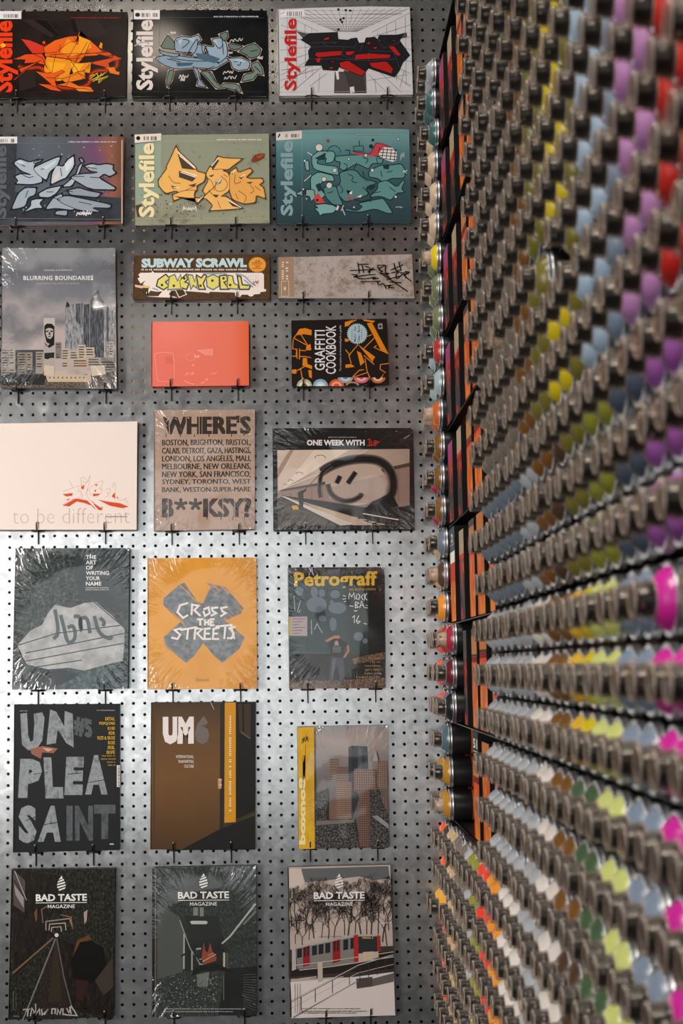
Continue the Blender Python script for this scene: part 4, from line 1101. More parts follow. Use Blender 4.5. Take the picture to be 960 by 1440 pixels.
B.disc('#a07a4c', 590, 632, 60, 34, a0=0, a1=180); B.disc('#1d1815', 590, 632, 40, 20, a0=0, a1=180)
B.done()
hook(426, 541, .022, 'left wire hook under the small black book with spray caps'); hook(519.4, 538.5, .022, 'right wire hook under the small black book with spray caps')

# 12 --- white book
B = Book('book', 'large plain white landscape book with red graffiti and thin grey lettering', 'book', [(-25, 596), (193, 592.6), (192, 745), (-25, 745)], .024, '#e3d5cb', cover_edge='#6e5a4e', page='#8d7566', group='books on the pegboard')
B.view(60, 660, 6.857)
rr_ = '#c94a22'
for p in ('190,350 310,285 350,285 430,300 500,370 510,392 470,350 400,325 330,310 255,358', '465,285 500,330 560,370 580,360 570,395 540,392 500,350', '530,292 620,310 740,325 830,360 770,375 650,352', '190,240 290,228 285,255 230,262', '370,165 405,155 395,190 372,190', '480,235 560,235 540,250 490,262', '665,260 695,220 700,285', '430,190 440,175 410,250', '500,150 530,140 520,165', '220,295 260,280 250,298', '500,200 520,195 505,225'): B.poly(rr_, p)
for p in ('190,215 330,165 430,140 460,40 450,130 420,250', '255,110 290,170', '365,120 380,160', '360,90 400,75 440,120 400,130 362,100', '470,260 440,200 500,140 590,100 550,200', '340,180 380,230 350,280 280,290', '330,200 390,240 380,280', '430,250 450,300 500,330', '540,180 580,190 560,230 520,270', '600,200 660,180 640,250 600,270', '690,120 670,170', '700,130 700,260 740,300 800,290 830,340', '780,295 810,275', '190,345 260,300 330,280'): B.line('#c98a72', p, 3, smooth=1)
for p in ('255,110 290,165', '370,125 385,160', '570,150 590,105', '670,170 695,122', '700,285 710,310', '790,295 810,278', '630,270 680,262'): B.line(rr_, p, 6, taper=True)
B.disc(rr_, 722, 272, 7); B.disc(rr_, 625, 228, 5)
B.view(0, 570, 2.526)
B.text('to be different', '#c3a79d', 45, 366, 460, 420, -0.022, drop=-.004)
B.rect('#8a7a74', 374, 394, 452, 397)
B.done()
hook(51.5, 743, .024, 'left wire hook under the large white book'); hook(146.5, 743, .024, 'right wire hook under the large white book')

# 13 --- brown stencil book
B = Book('book', 'kraft brown book covered in dark stencil capitals listing cities', 'book', [(217, 577), (358.3, 576), (358.3, 744), (217, 746.5)], .020, ink_noise('print_kraft', ['#a98f7d', '#b39a88'], (40, 40, 40), 4), cover_edge='#8a7462', page='#b8a694', group='books on the pegboard', wrap=True)
B.view(0, 570, 2.526)
kk = '#3a2d26'
def stencil(t_, x0, y0, x1, y1, bold, br=1):
    B.text(t_, kk, x0, y0, x1, y1, bold, drop=-.006, fat=br)
stencil("WHERE'S", 580, 38, 888, 104, .025, 3)
for i, (t_, y) in enumerate((('BOSTON, BRIGHTON, BRISTOL,', 122), ('CALAIS, DETROIT, GAZA, HASTINGS,', 151), ('LONDON, LOS ANGELES, MALI,', 179), ('MELBOURNE, NEW ORLEANS,', 207), ('NEW YORK, SAN FRANCISCO,', 235), ('SYDNEY, TORONTO, WEST', 263), ('BANK, WESTON-SUPER-MARE', 291))):
    stencil(t_, 576, y, 890, y + (24 if ',' in t_[-1] else 20), .0, .9)
stencil('B', 578, 330, 614, 398, .03, 3); stencil('KSY?', 724, 330, 890, 398, .02, 3)
for cx_ in (642, 694):
    for a_ in range(5): B.line(kk, [(cx_, 352), (cx_ + 24 * sin(a_ * 2 * pi / 5), 352 - 22 * cos(a_ * 2 * pi / 5))], 11)
base = '#ae9584'
for x in (600, 660, 706, 752, 800, 850): B.rect(base, x, 36, x + 2.5, 108)
for x in (596, 740, 790, 832): B.rect(base, x, 326, x + 2.5, 402)
for x, y in ((590, 100), (640, 100), (690, 102), (742, 101), (822, 100), (866, 98), (592, 396), (735, 394), (785, 395), (826, 396), (868, 393)): B.line(kk, [(x, y), (x, y + 12)], 3)
B.done()
hook(240.7, 744.5, .020, 'left wire hook under the kraft brown stencil book'); hook(335.7, 744, .020, 'right wire hook under the kraft brown stencil book')

# 14 --- station smiley
B = Book('book', 'black landscape book with a sepia station photo and a sprayed smiling face', 'book', [(384, 602), (581, 602), (583.4, 744.5), (385, 745.5)], .024, '#1b1918', cover_edge='#141313', page='#2a2827', group='books on the pegboard', wrap=True)
B.view(360, 570, 3.2)
B.text('ONE WEEK WITH', '#e2ddd9', 228, 155, 488, 181, .04, drop=0); B.text('MARTHA COOPER & NINJA K', '#b0aaa6', 325, 141, 452, 148, .01, drop=0)
for p in ('500,155 512,152 508,182', '500,182 520,180', '518,160 520,180 530,178 532,158', '536,185 538,160 552,165 538,174'): B.line('#c0281e', p, 4)
B.poly(ink_ramp('print_sepia_hall', [(0, '#8d7a6c'), (.4, '#c0aa98'), (1, '#a08a7a')], 'X', -.14, .14, noise=.3, nscale=10), '95,202 690,196 688,538 98,541')
B.poly('#c9b5a4', '95,202 360,200 110,380 98,385'); B.poly('#9a8676', '96,330 170,202 150,202 96,290'); B.poly('#d8c8b8', '260,202 420,200 200,330 120,375')
for x, y, r in ((288, 236, 24), (195, 308, 15), (155, 340, 10), (130, 358, 7)): B.line('#6a5a4e', [(x + r * cos(a), y - r * .5 * sin(a)) for a in [k * pi / 8 for k in range(-1, 10)]], 3)
B.line('#d9ccc0', '110,380 300,300 500,200', 3)
B.poly('#8c7266', '110,385 300,350 690,275 690,450 560,470 400,460 120,410'); B.poly('#4a3c34', '110,380 300,345 690,258 690,275 300,358 110,388')
for x in (155, 200, 250, 300, 360, 425, 492, 570, 640): B.line('#5a463c', [(x, 388 - (x - 110) * .19), (x, 408 + (x - 110) * .12)], 2)
B.poly('#241f1c', '110,405 300,430 560,470 690,450 690,538 540,538 400,490 200,430'); B.poly('#3a332e', '98,420 120,405 190,430 440,541 98,541'); B.poly('#c9bcb0', '110,407 130,410 440,535 380,541'); B.poly('#4c443e', '98,430 110,412 350,541 98,541')
for k in range(9): B.line('#c2a07c', [(240 + k * 38, 452 + k * 10), (258 + k * 40, 456 + k * 10)], 4)
B.line('#d8d0c8', '480,487 640,515', 4)
B.disc('#b6a192', 450, 350, 140, 100)
B.poly('#a58e80', '320,370 585,310 585,440 440,440 330,420')
sp_ = [(290, 415), (283, 380), (292, 300), (340, 270), (420, 245), (500, 240), (560, 250), (605, 290), (622, 350), (610, 410), (560, 440), (520, 455)]
for w_, c in ((44, '#6a5a50'), (34, '#3c332e'), (24, '#191614')): B.line(c, sp_[2:], w_ * 1.0, smooth=3)
for w_, c in ((20, '#5a4c44'), (11, '#1b1816')): B.line(c, sp_[:4], w_, smooth=3); B.line(c, '322,355 335,400 380,430 430,432 470,410 475,395', w_ * 1.25, smooth=3)
for p in ('362,352 378,318', '412,352 448,300'):
    B.line('#5a4c44', p, 24); B.line('#1b1816', p, 15)
B.poly('#191614', '530,430 600,400 625,420 640,455 560,480 480,470')
B.line('#4a4038', '215,385 290,305', 3)
B.poly('#231f1d', '186,395 200,385 220,378 226,384 212,395 214,430 210,470 196,470 192,430'); B.disc('#8a6a58', 196, 382, 6); B.line('#231f1d', '205,390 225,378', 7); B.poly('#c89a1c', '160,452 185,450 192,468 165,470')
for p in ('85,120 120,112 170,125', '640,170 690,120', '650,160 700,150', '620,530 700,515', '640,545 690,520', '100,535 130,541'): B.line('#8a8684', p, 2, taper=True)
B.done()
hook(429.4, 743.5, .024, 'left wire hook under the black book with the smiling face'); hook(524, 743, .024, 'right wire hook under the black book with the smiling face')

# 15 --- dark photo book with calligraphy
dg_ = ink_noise('print_dark_foliage', ['#15191a', '#2b3232', '#4c5552', '#8d948e'], (160, 160, 160), 8, lo=.36, hi=.70, nrough=.8)
B = Book('book', 'dark green grey wrapped book with painted calligraphy on a pale slab', 'book', [(22.6, 771), (182, 770.7), (180, 968.5), (17.8, 970)], .022, dg_, cover_edge='#23282a', page='#3a3f40', group='books on the pegboard', wrap=True)
B.view(0, 760, 2.526)
B.poly('#33393b', '270,28 455,30 455,260 330,210 280,210 262,120')
B.poly(ink_noise('print_pale_slab', ['#8d8f90', '#a3a4a4', '#b5b5b4'], (40, 40, 40), 5), '62,372 110,318 150,300 168,262 195,228 250,240 300,222 340,218 365,240 400,268 442,315 441,375 436,428 380,440 300,462 240,452 170,458 95,440')
for p in ('195,245 210,330 190,350', '215,265 225,300 240,370 270,350 262,300 240,310', '262,270 285,268 290,330 280,280 310,270 320,330', '335,268 350,330 390,352 398,340', '355,275 372,290 365,305'): B.line('#4a5558', p, 13, smooth=2)
for p in ('65,372 200,330 440,300', '90,400 440,330', '75,432 300,390 440,365', '60,460 290,425', '330,215 442,310'): B.line('#3c4648', p, 4)
B.poly('#1d2426', '80,500 210,455 295,480 200,520 90,528'); B.poly(ink_noise('print_teal_dark', ['#1c2a2c', '#33474a', '#58686a'], (90, 90, 90), 6), '290,470 450,430 452,526 200,526')
for i, t_ in enumerate(('THE', 'ART', 'OF', 'WRITING', 'YOUR', 'NAME')): B.text(t_, '#dfe0df', 305, 52 + i * 18.9, 305 + (37, 37, 25, 82, 50, 55)[i], 66 + i * 18.9, .015, drop=0)
smallprint(B, '#b5b8b8', 304, 166, 384, 4, 61); smallprint(B, '#b5b8b8', 304, 173, 386, 4, 62)
B.done()
hook(51.5, 969, .022, 'left wire hook under the dark calligraphy book'); hook(146.5, 968.5, .022, 'right wire hook under the dark calligraphy book')

# 16 --- yellow with the grey cross
B = Book('book', 'bright yellow orange wrapped book with a grey brushed cross', 'book', [(208, 785), (360.3, 783.8), (361.4, 968.5), (208, 969.5)], .020, ink_noise('print_yellow_orange', ['#d6932a', '#dd9c34'], (20, 20, 20), 3), cover_edge='#c08a3a', page='#c8a060', group='books on the pegboard', wrap=True)
B.view(0, 760, 2.526)
gx = ink_noise('print_brushed_grey', ['#5a6062', '#70767a', '#84898b'], (90, 90, 90), 5)
B.poly(gx, '580,205 640,155 655,150 700,215 720,225 735,190 750,165 730,150 800,165 865,240 855,260 800,285 870,345 850,385 790,435 760,410 722,365 690,410 660,435 590,380 580,345 640,290 580,230')
rn = random.Random(5)
for (a, b_), (c, d) in (((585, 215), (640, 290)), ((860, 245), (805, 290)), ((600, 385), (650, 430)), ((745, 155), (800, 170)), ((640, 160), (700, 220))):
    for k in range(6):
        u = rn.random(); x, y = a + (c - a) * u, b_ + (d - b_) * u
        B.line('#d6932a', [(x - 14, y - 12), (x + 26, y + 22)], 1.6)
lt = '#e6e0d8'
for p in ('668,222 640,230 630,255 650,275 668,265', '680,265 682,228 705,232 690,248 712,268', '722,245 740,238 745,258 728,268 722,250', '775,238 752,240 756,252 768,258 748,268', '808,236 785,240 790,252 802,258 782,270',
          '700,280 722,280', '711,280 711,302', '728,280 728,302', '740,280 740,302', '728,291 740,291', '762,280 748,280 748,302 762,300', '748,290 758,290',
          '645,312 620,318 640,335 630,350 608,345', '640,318 700,308', '668,312 664,352', '690,352 694,312 718,315 700,330 722,352', '748,312 728,314 726,350 750,350', '728,331 745,331', '780,310 758,314 756,350 778,350', '758,331 774,331', '765,306 826,300', '800,305 796,350', '836,306 815,312 830,330 822,348 806,346', '820,300 832,350'): B.line(lt, p, 7)
B.text('DRAGO', '#3c3428', 696, 491, 742, 500, .01, drop=0, space=1.4)
B.done()
hook(242, 968.5, .020, 'left wire hook under the yellow cross book'); hook(337.7, 968, .020, 'right wire hook under the yellow cross book')

# 17 --- man before the green train
B = Book('magazine', 'dark magazine with gold title and a man standing before a green train', 'magazine', [(405, 798), (540, 797.5), (542, 966.5), (407, 969)], .012, '#1c1d1c', cover_edge='#8a8684', page='#9a948c', wrap=True)
B.view(360, 770, 3.2)
B.poly('#3a3234', '147,92 575,90 575,115 147,118'); B.poly('#2c3f3e', '148,130 410,150 420,480 150,480'); B.poly('#24312f', '410,150 510,200 505,480 418,480'); B.poly('#151413', '505,180 578,120 582,500 505,500')
for y in (180, 250, 360, 400, 440, 470): B.line('#3e5654', [(148, y), (410, y + 4)], 2)
for x in (225, 320, 405): B.line('#1c2a2a', [(x, 150), (x + 3, 480)], 3)
for x, y, a, b_ in ((195, 195, 18, 22), (262, 200, 16, 25), (295, 205, 15, 18), (272, 257, 46, 36), (355, 210, 22, 18), (365, 272, 40, 26), (340, 245, 8, 8), (298, 320, 17, 14), (346, 345, 16, 30), (460, 400, 22, 20), (490, 420, 12, 12)): B.disc('#5f6a78', x, y, a, b_)
for p in ('170,215 175,285', '185,290 200,240', '190,295 200,280', '248,325 250,390', '262,370 275,340', '275,345 298,385'): B.line('#9fb0ae', p, 3)
B.poly('#a8969c', '147,312 230,310 230,398 147,396'); B.poly('#a89a3c', '147,315 158,315 158,396 147,396')
for k in range(6): B.line('#4a4248', [(162, 322 + k * 13), (222 - (k % 3) * 14, 320 + k * 13)], 2.5)
gr = ink_noise('print_gravel', ['#2e221b', '#5a4434', '#8a6c52'], (420, 420, 420), 3)
B.poly('#1d1a18', '150,480 582,480 582,560 150,590'); B.poly(gr, '150,595 300,600 582,585 582,632 150,636'); B.poly(gr, '430,500 520,480 580,470 580,500 440,525')
B.poly('#b5794e', '316,415 345,400 352,408 320,425'); B.poly('#a06a48', '308,420 318,412 335,420 326,428'); B.poly('#a87050', '346,392 372,390 376,408 362,412 348,408'); B.poly('#28201c', '346,388 374,386 374,394 346,396')
B.poly('#171718', '325,425 350,410 375,410 410,430 412,448 398,450 392,495 336,492 332,445 322,440'); B.line('#a87050', '412,440 415,465 395,495', 9)
B.poly('#9a8c88', '355,420 368,420 372,440 352,440')
for k in range(5): B.rect('#8a8480', 344, 445 + k * 6, 382, 447 + k * 6)
B.poly('#3d4248', '335,492 392,496 398,560 392,610 402,618 380,618 366,530 350,560 345,605 348,618 328,618 332,560'); B.poly('#555b62', '345,500 360,500 350,560 342,600 340,560')
B.text('Petrograff', '#d3a928', 172, 110, 545, 195, .03, drop=-.012); B.text('ALL RUSSIA 03/2016', '#b9942c', 418, 184, 538, 193, .01, drop=-.01)
wt = '#d4d6d4'
for p in ('416,232 420,205 430,222 440,203 444,234', '452,212 450,230 462,234 466,214 455,208', '484,210 472,222 482,236', '488,206 488,238', '498,205 489,222 500,238', '446,244 446,272 460,268 448,258 462,250 448,244', '466,272 474,240 486,272', '470,260 482,260', '432,316 442,306 442,340', '462,306 450,330 458,342 468,332 452,330', '390,215 405,220', '388,232 405,230', '420,262 438,265', '495,258 500,262', '490,270 502,272', '484,340 498,345', '395,245 405,240', '440,285 455,285'): B.line(wt, p, 3.2)
for k, (x, wd) in enumerate(((505, 55), (512, 45), (490, 70), (492, 68), (487, 73), (450, 110))): smallprint(B, '#8d6c34', x, 494 + k * 17, x + wd, 8, 70 + k)
B.done()
hook(432.5, 967.5, .012, 'left wire hook under the magazine with the green train'); hook(528, 966.5, .012, 'right wire hook under the magazine with the green train')

# 18 --- torn white letters on black
B = Book('magazine', 'black magazine with huge torn grey capitals and a column of yellow names', 'magazine', [(20.6, 990.6), (168, 989.8), (168, 1195.5), (19, 1199)], .012, '#1d1e20', cover_edge='#19191a', page='#8d8a86')
B.view(0, 970, 2.526)
tp = ink_noise('print_torn_paper', ['#5f6466', '#8d9294', '#777d7f'], (60, 60, 40), 6)
tp2 = ink_noise('print_torn_paper_dim', ['#3c4042', '#54595b', '#484d4f'], (60, 60, 40), 6)
def L(m_, p, w_): B.line(m_, p, w_)
def G(m_, pts): B.poly(m_, pts)
G(tp, '72,85 96,82 100,160 108,185 118,180 122,120 120,85 150,80 158,100 150,180 130,212 100,215 78,195'); G(tp, '165,195 178,70 200,78 228,130 230,75 258,85 262,205 236,190 205,140 198,190')
B.text('#5', tp2, 262, 85, 328, 158, .06, drop=.35)
G('#8a5a48', '108,210 150,200 205,208 190,225 150,222 145,245 112,228'); G('#c49a86', '150,206 190,210 170,220')
def letter(t_, m_, x0, y0, x1, y1, bold=.06, slant=0): B.text(t_, m_, x0, y0, x1, y1, bold, drop=0, slant=slant)
letter('P', tp, 68, 245, 148, 384, .07, .06); letter('L', tp, 158, 240, 222, 386, .07, -.05); letter('E', tp, 232, 238, 296, 374, .07, .05); letter('A', tp, 302, 232, 382, 372, .06)
letter('S', tp, 66, 410, 130, 545, .06); letter('A', tp, 140, 412, 222, 540, .05, .1); letter('I', tp2, 236, 412, 258, 536, .07); letter('N', tp2, 266, 412, 330, 536, .05); letter('T', tp2, 334, 408, 410, 530, .06)
for p in ('120,300 170,292 150,310', '240,300 290,295', '310,330 380,318', '90,465 130,450', '150,480 210,470'): B.line('#1d1e20', p, 2.5)
for k, (t_, x) in enumerate((('DETAIL', 374), ('FOPQ/ORB', 353), ('K100', 383), ('RDR', 386), ('RIZE & SKOE', 346), ('ROSE', 384), ('SKEL', 382), ('SKIFE', 378))): B.text(t_, '#c9a11e', x, 97 + k * 17, 408, 109 + k * 17, .015, drop=0)
for k, x in enumerate((362, 358, 380, 384)): smallprint(B, '#9a8228', x, 232 + k * 11, 408, 5, 90 + k)
smallprint(B, '#9a9c9c', 344, 71, 408, 3.5, 95); smallprint(B, '#9a9c9c', 70, 73, 98, 3.5, 96)
B.rect('#d5cdc8', 415, 268, 427, 345)
for k in range(18): B.rect('#2a2626', 419, 271 + k * 4, 426, 271 + k * 4 + (1.4 + (k * 7 % 3) * .6))
B.rect('#c4c4c2', 390, 546, 404, 550)
B.done()
hook(49.5, 1197, .012, 'left wire hook under the magazine with torn capitals'); hook(130.6, 1196, .012, 'right wire hook under the magazine with torn capitals')

# 19 --- brown door
dr = ink_ramp('print_brown_door', [(0, '#4a3420'), (.5, '#6a4a26'), (.8, '#5d4224'), (1, '#3c3022')], 'Z', 0, .33, noise=.25, nscale=9, rough=.22)
B = Book('magazine', 'glossy brown magazine showing a door with a yellow bar and fingers', 'magazine', [(213, 987.8), (359.5, 987), (359, 1194), (211.8, 1194.7)], .016, dr, cover_edge='#4a3a28', page='#6a5844', bind='#5c452c')
B.view(0, 970, 2.526)
B.poly('#2b2620', '782,45 798,45 795,490 780,495'); B.poly('#1a1815', '838,45 908,45 906,440 836,470')
B.poly('#3a2f20', '845,50 890,50 890,180 850,150'); B.poly('#53401f', '800,470 906,440 905,455 740,540 640,568 800,490')
B.poly('#1c1b19', '640,570 780,495 905,445 906,568'); B.poly('#35301f', '790,480 906,430 906,440 800,490')
B.poly('#c48a22', '798,45 837,45 837,470 797,472'); vprint(B, '#e0cfa0', 813, 92, 430, 8, 25)
B.text('UM', '#dcd4d0', 578, 96, 688, 194, .09, drop=-.01); B.text('6', '#6b625e', 692, 92, 744, 194, .09, drop=0)
for k, (t_, x) in enumerate((('INTERNATIONAL', 626), ('TRAINWRITING', 632), ('CULTURE', 654))): B.text(t_, '#cfc6ba', x, 232 + k * 17, 688, 243 + k * 17, .015, drop=0)
for k in range(4): B.disc(('#c9a48a', '#b08a70')[k % 2], 781 - k % 2, 320 + k * 9, 7, 5)
B.rect('#4a3822', 545, 48, 549, 566); B.line('#b5b0a8', '748,45 760,70', 2); B.line('#6a5c48', '856,150 888,172', 3); B.line('#14120f', '862,45 864,150', 5)
B.done()
hook(243.5, 1193.5, .016, 'left wire hook under the glossy brown magazine'); hook(324.6, 1192.5, .016, 'right wire hook under the glossy brown magazine')

# 20 --- city book with yellow spine band
cs_ = ink_ramp('print_dusk_sky', [(0, '#5a5654'), (.55, '#8a8280'), (.75, '#a3948c'), (1, '#6d6f73')], 'Z', .10, .28, noise=.4, nscale=16)
B = Book('book', 'wrapped photo book of brown skyscrapers with a yellow band', 'book', [(418.4, 1022), (545, 1019.7), (547.5, 1190.5), (420, 1192.5)], .016, cs_, cover_edge='#6c6b6a', page='#8d8a86', group='books on the pegboard', wrap=True)
B.view(360, 990, 3.2)
def block(x0, y0, x1, y1, wall, win, nx, ny):
    B.rect(wall, x0, y0, x1, y1)
    for i in range(nx):
        for j in range(ny):
            a, b_ = x0 + (x1 - x0) * (i + .25) / nx, y0 + (y1 - y0) * (j + .25) / ny
            B.rect(win, a, b_, a + (x1 - x0) * .5 / nx, b_ + (y1 - y0) * .5 / ny)
B.poly('#2f3236', '415,195 428,188 500,190 505,280 505,300 418,560'); B.poly('#474a4e', '458,190 475,190 475,290 458,300'); B.poly('#3a3c40', '415,195 430,190 430,500 416,520')
block(332, 245, 374, 345, '#8c7668', '#3c322b', 6, 9); block(360, 282, 414, 350, '#80695c', '#4c4038', 7, 6); block(322, 432, 362, 520, '#84695a', '#382b24', 5, 10); block(360, 350, 430, 515, '#967866', '#3a2c24', 8, 17)
block(440, 292, 542, 390, '#86675a', '#33241d', 10, 9); B.poly('#6c5146', '442,385 542,385 505,400 490,430'); block(462, 400, 512, 645, '#7d5f52', '#30221b', 5, 24); block(545, 255, 592, 380, '#8b7263', '#3a2c25', 5, 13); block(552, 410, 594, 500, '#7b6254', '#473830', 4, 9)
B.poly('#a89a92', '524,255 530,225 536,205 542,225 548,258'); B.line('#8a7e78', '536,205 536,190', 2)
B.poly(ink_noise('print_street_dark', ['#1d1c1c', '#3a3836', '#6a6662'], (260, 260, 260), 4), '266,400 320,380 322,520 440,520 462,640 512,645 512,390 545,385 596,500 596,645 266,650')
B.poly('#8a8682', '520,505 595,560 595,540 545,500'); B.poly('#756a62', '270,525 440,520 442,532 270,545')
yb = ink_noise('print_yellow_band', ['#c89a1c', '#d4a92c'], (40, 40, 40), 3)
B.poly(yb, '187,105 260,104 264,650 192,652')
B.text('boxno8', '#e3d29c', 192, 330, 222, 632, .05, rot=90); scribble(B, '#3c3420', 205, 140, 235, 175, 3, 9, 5); scribble(B, '#3c3420', 210, 200, 222, 360, 2, 16, 6); B.line('#9a7c20', '233,570 235,620', 1.5)
B.done()
hook(436, 1191.5, .016, 'left wire hook under the skyscraper photo book'); hook(531, 1190, .016, 'right wire hook under the skyscraper photo book')

# 21-23 --- three magazines with the drop emblem
def bad_taste(cx, top, tw_, col):
    """drop emblem, title, rule and second line, in the current view"""
    w2 = tw_ * .095; h = tw_ * .29; y0 = top
    drop = []
    for k in range(25):
        a = k / 24 * 2 * pi
        r = w2 * sin(a / 2) ** 1.5 if True else 0
        drop.append((cx + w2 * sin(a) * sin(a / 2) * 1.15, y0 + h * (1 - cos(a)) / 2))
    import bisect
    n = 5
    for k in range(n):                            # slanted stripes inside the drop
        yb0 = y0 + h * (.10 + .185 * k); hh = h * .10
        def half(y):
            u = min(1, max(0, (y - y0) / h)); a = math.acos(1 - 2 * u)
            return w2 * sin(a) * sin(a / 2) * 1.15
        sl = h * .16
        pts = []
        for y, sgn in ((yb0 + sl / 2, -1), (yb0 - sl / 2, 1), (yb0 - sl / 2 + hh, 1), (yb0 + sl / 2 + hh, -1)):
            pts.append((cx + sgn * half(max(y0 + h * .03, min(y0 + h * .97, y))), min(y0 + h, max(y0, y))))
        B.poly(col, pts)
    B.poly(col, [(cx, y0 - h * .03), (cx + w2 * .30, y0 + h * .16), (cx - w2 * .25, y0 + h * .24)])
    B.text('BAD TASTE', col, cx - tw_ / 2, top + tw_ * .36, cx + tw_ / 2, top + tw_ * .50, .03, drop=-.012)
    B.line(col, [(cx - tw_ / 2, top + tw_ * .53), (cx + tw_ / 2, top + tw_ * .52)], tw_ * .012)
    B.text('MAGAZINE', col, cx - tw_ * .265, top + tw_ * .565, cx + tw_ * .265, top + tw_ * .635, .008, drop=-.012)
fol = ink_noise('print_tunnel_foliage', ['#0d0d0b', '#1b1b17', '#3c3c30', '#6a6a55'], (260, 260, 150), 8, lo=.36, hi=.76, nrough=.8)
B = Book('magazine', 'dark magazine with a rail track running into a tunnel, bottom left', 'magazine', [(17, 1222), (162, 1221), (158.8, 1430.5), (12.5, 1434)], .014, fol, cover_edge='#0d0d0d', page='#2a2928')
B.view(0, 1200, 4.8)
tn1 = ink_noise('print_tunnel_wall', ['#0f0d0b', '#1f1a16', '#3a322b'], (200, 200, 60), 7, lo=.36, hi=.74, nrough=.75)
tn2 = ink_noise('print_track_bed', ['#15110f', '#2a211d', '#4a3c36'], (320, 320, 120), 6, lo=.36, hi=.72, nrough=.8)
B.poly(tn1, '82,110 400,150 300,420 370,570 90,850'); B.poly(tn1, '170,180 200,130 380,150 410,400 300,420 200,350'); B.poly('#4a4240', '90,110 170,185 165,400 90,350'); B.poly('#8a8280', '95,210 160,300 160,370 105,280'); B.line('#b0a8a4', '100,120 180,320', 4); B.line('#15120f', '95,180 260,460', 5)
B.poly(tn1, '380,570 720,700 770,850 765,1115 480,1050')
for w_, p, c in ((7, '290,470 280,380 320,355', '#6a5c54'), (8, '310,520 310,460 470,440 490,500', '#8a7a70'), (6, '330,520 335,478 440,470 445,520', '#a89a90'), (5, '345,530 350,500 410,495 415,530', '#b5a69c'), (7, '410,415 480,430 490,510', '#7a5a40')): B.line(c, p, w_)
B.poly('#a08a80', '565,400 590,380 585,450 570,480'); B.poly('#6a4228', '230,400 250,370 250,450 240,460'); B.disc('#c9c2ba', 382, 552, 13)
B.poly(tn2, '370,570 385,570 490,1120 200,1120'); B.poly('#30261f', '372,600 384,600 420,1000 330,1000')
for w_, p, c in ((11, '360,570 85,810', '#6a553c'), (9, '375,575 185,1050 150,1130', '#6c6a68'), (8, '383,575 430,830 490,1060', '#565452'), (6, '355,585 90,850', '#2e241c')): B.line(c, p, w_)
B.poly('#5a3c20', '490,700 520,590 600,550 620,580 540,600 500,690'); B.poly('#0f0d0c', '480,720 540,600 620,590 700,640 720,800 610,880 500,850'); B.poly('#2e1c18', '510,850 600,860 560,1000 510,980'); B.poly('#3a302a', '640,860 760,700 765,900 700,960')
bad_taste(414, 152, 345, '#dcdcd6')
for p in ('155,1055 200,1050 170,1070 190,1060 185,1100', '205,1100 215,1045 235,1075', '240,1015 242,1090 265,1050 270,1090', '280,1050 285,1090 335,1045 300,1090', '350,1085 350,1050 375,1050 370,1085', '385,1090 390,1050 405,1085 415,1045', '425,1045 425,1088 445,1085', '450,1045 465,1075 480,1030 500,1060 520,1095 440,1090', '470,1035 480,1085'): B.line('#a3a29e', p, 8)
smallprint(B, '#8a8884', 90, 1096, 126, 6, 101); B.line('#6a6866', '90,930 90,1060', 3); B.line('#6a6866', '108,950 108,1060', 2)
B.done()
hook(48, 1432.5, .014, 'left wire hook under the rail track magazine'); hook(147, 1430.5, .014, 'right wire hook under the rail track magazine')

g2 = ink_noise('print_grey_tunnel', ['#1c1f1e', '#343836', '#5c615c'], (200, 200, 140), 8, lo=.32, hi=.72, nrough=.8)
B = Book('magazine', 'grey green magazine showing a dim corridor with an orange figure', 'magazine', [(215, 1220), (360, 1217), (361, 1427), (214.4, 1430.5)], .016, g2, cover_edge='#0f0f0f', page='#3a3835', wrap=True)
B.view(190, 1200, 4.8)
B.rect('#151515', 120, 100, 128, 1105); B.rect('#6a5c50', 134, 100, 140, 1105)
B.poly('#4c504d', '150,330 300,430 330,560 320,800 150,850'); B.poly('#252825', '330,560 600,560 610,780 340,800'); B.poly('#1f221f', '610,780 820,760 820,1100 560,1090'); B.poly('#2a2d2a', '330,420 560,420 590,560 370,620')
B.line('#8d918c', '300,450 340,560 370,640 440,750', 7); B.line('#2a2c2a', '310,420 360,560 420,740', 8); B.line('#a0a39c', '330,540 328,780', 10); B.line('#9aa09a', '383,660 383,790', 9)
B.line('#a8aca6', '812,340 640,560 585,610', 12); B.line('#6c706a', '815,390 730,480', 14); B.line('#2c2e2c', '580,620 640,670', 16); B.line('#2c2e2c', '310,695 375,655', 14); B.line('#c2b49a', '600,670 600,780', 12); B.line('#54564e', '622,670 622,780', 8)
B.poly('#b9bcb6', '370,460 385,455 480,456 490,466 480,478 380,478'); B.rect('#7a7e78', 392, 365, 424, 420); B.rect('#7a7e78', 436, 365, 462, 425); B.poly('#9a9e98', '410,640 445,636 446,648 412,652'); B.rect('#8a8e88', 432, 710, 450, 718); B.rect('#9aa09a', 430, 745, 456, 752)
B.poly('#8d4630', '455,660 462,600 472,655 490,670 505,602 522,665 550,700 545,725 480,745 460,755 448,700'); B.line('#a3a09a', '455,730 545,680', 7); B.line('#a3a09a', '490,690 530,672', 4)
B.poly('#191a19', '375,830 400,780 450,755 540,740 610,770 660,800 640,800 560,790 500,800 470,790 420,810'); B.poly('#6e726c', '415,820 500,800 490,900 420,900')
for k in range(14): B.line('#585c56', [(730, 820 + k * 16), (818, 815 + k * 19)], 3)
speckle(B, ['#6c7470', '#7d8884', '#545a56', '#2a2d2b'], 150, 830, 560, 1040, 220, 2, 7, 55)
B.line('#6a665c', '598,820 598,990', 6)
bad_taste(461, 135, 344, '#e0e0da')
smallprint(B, '#a3a6a0', 196, 1044, 750, 8, 111); smallprint(B, '#a3a6a0', 196, 1062, 655, 8, 112)
B.done()
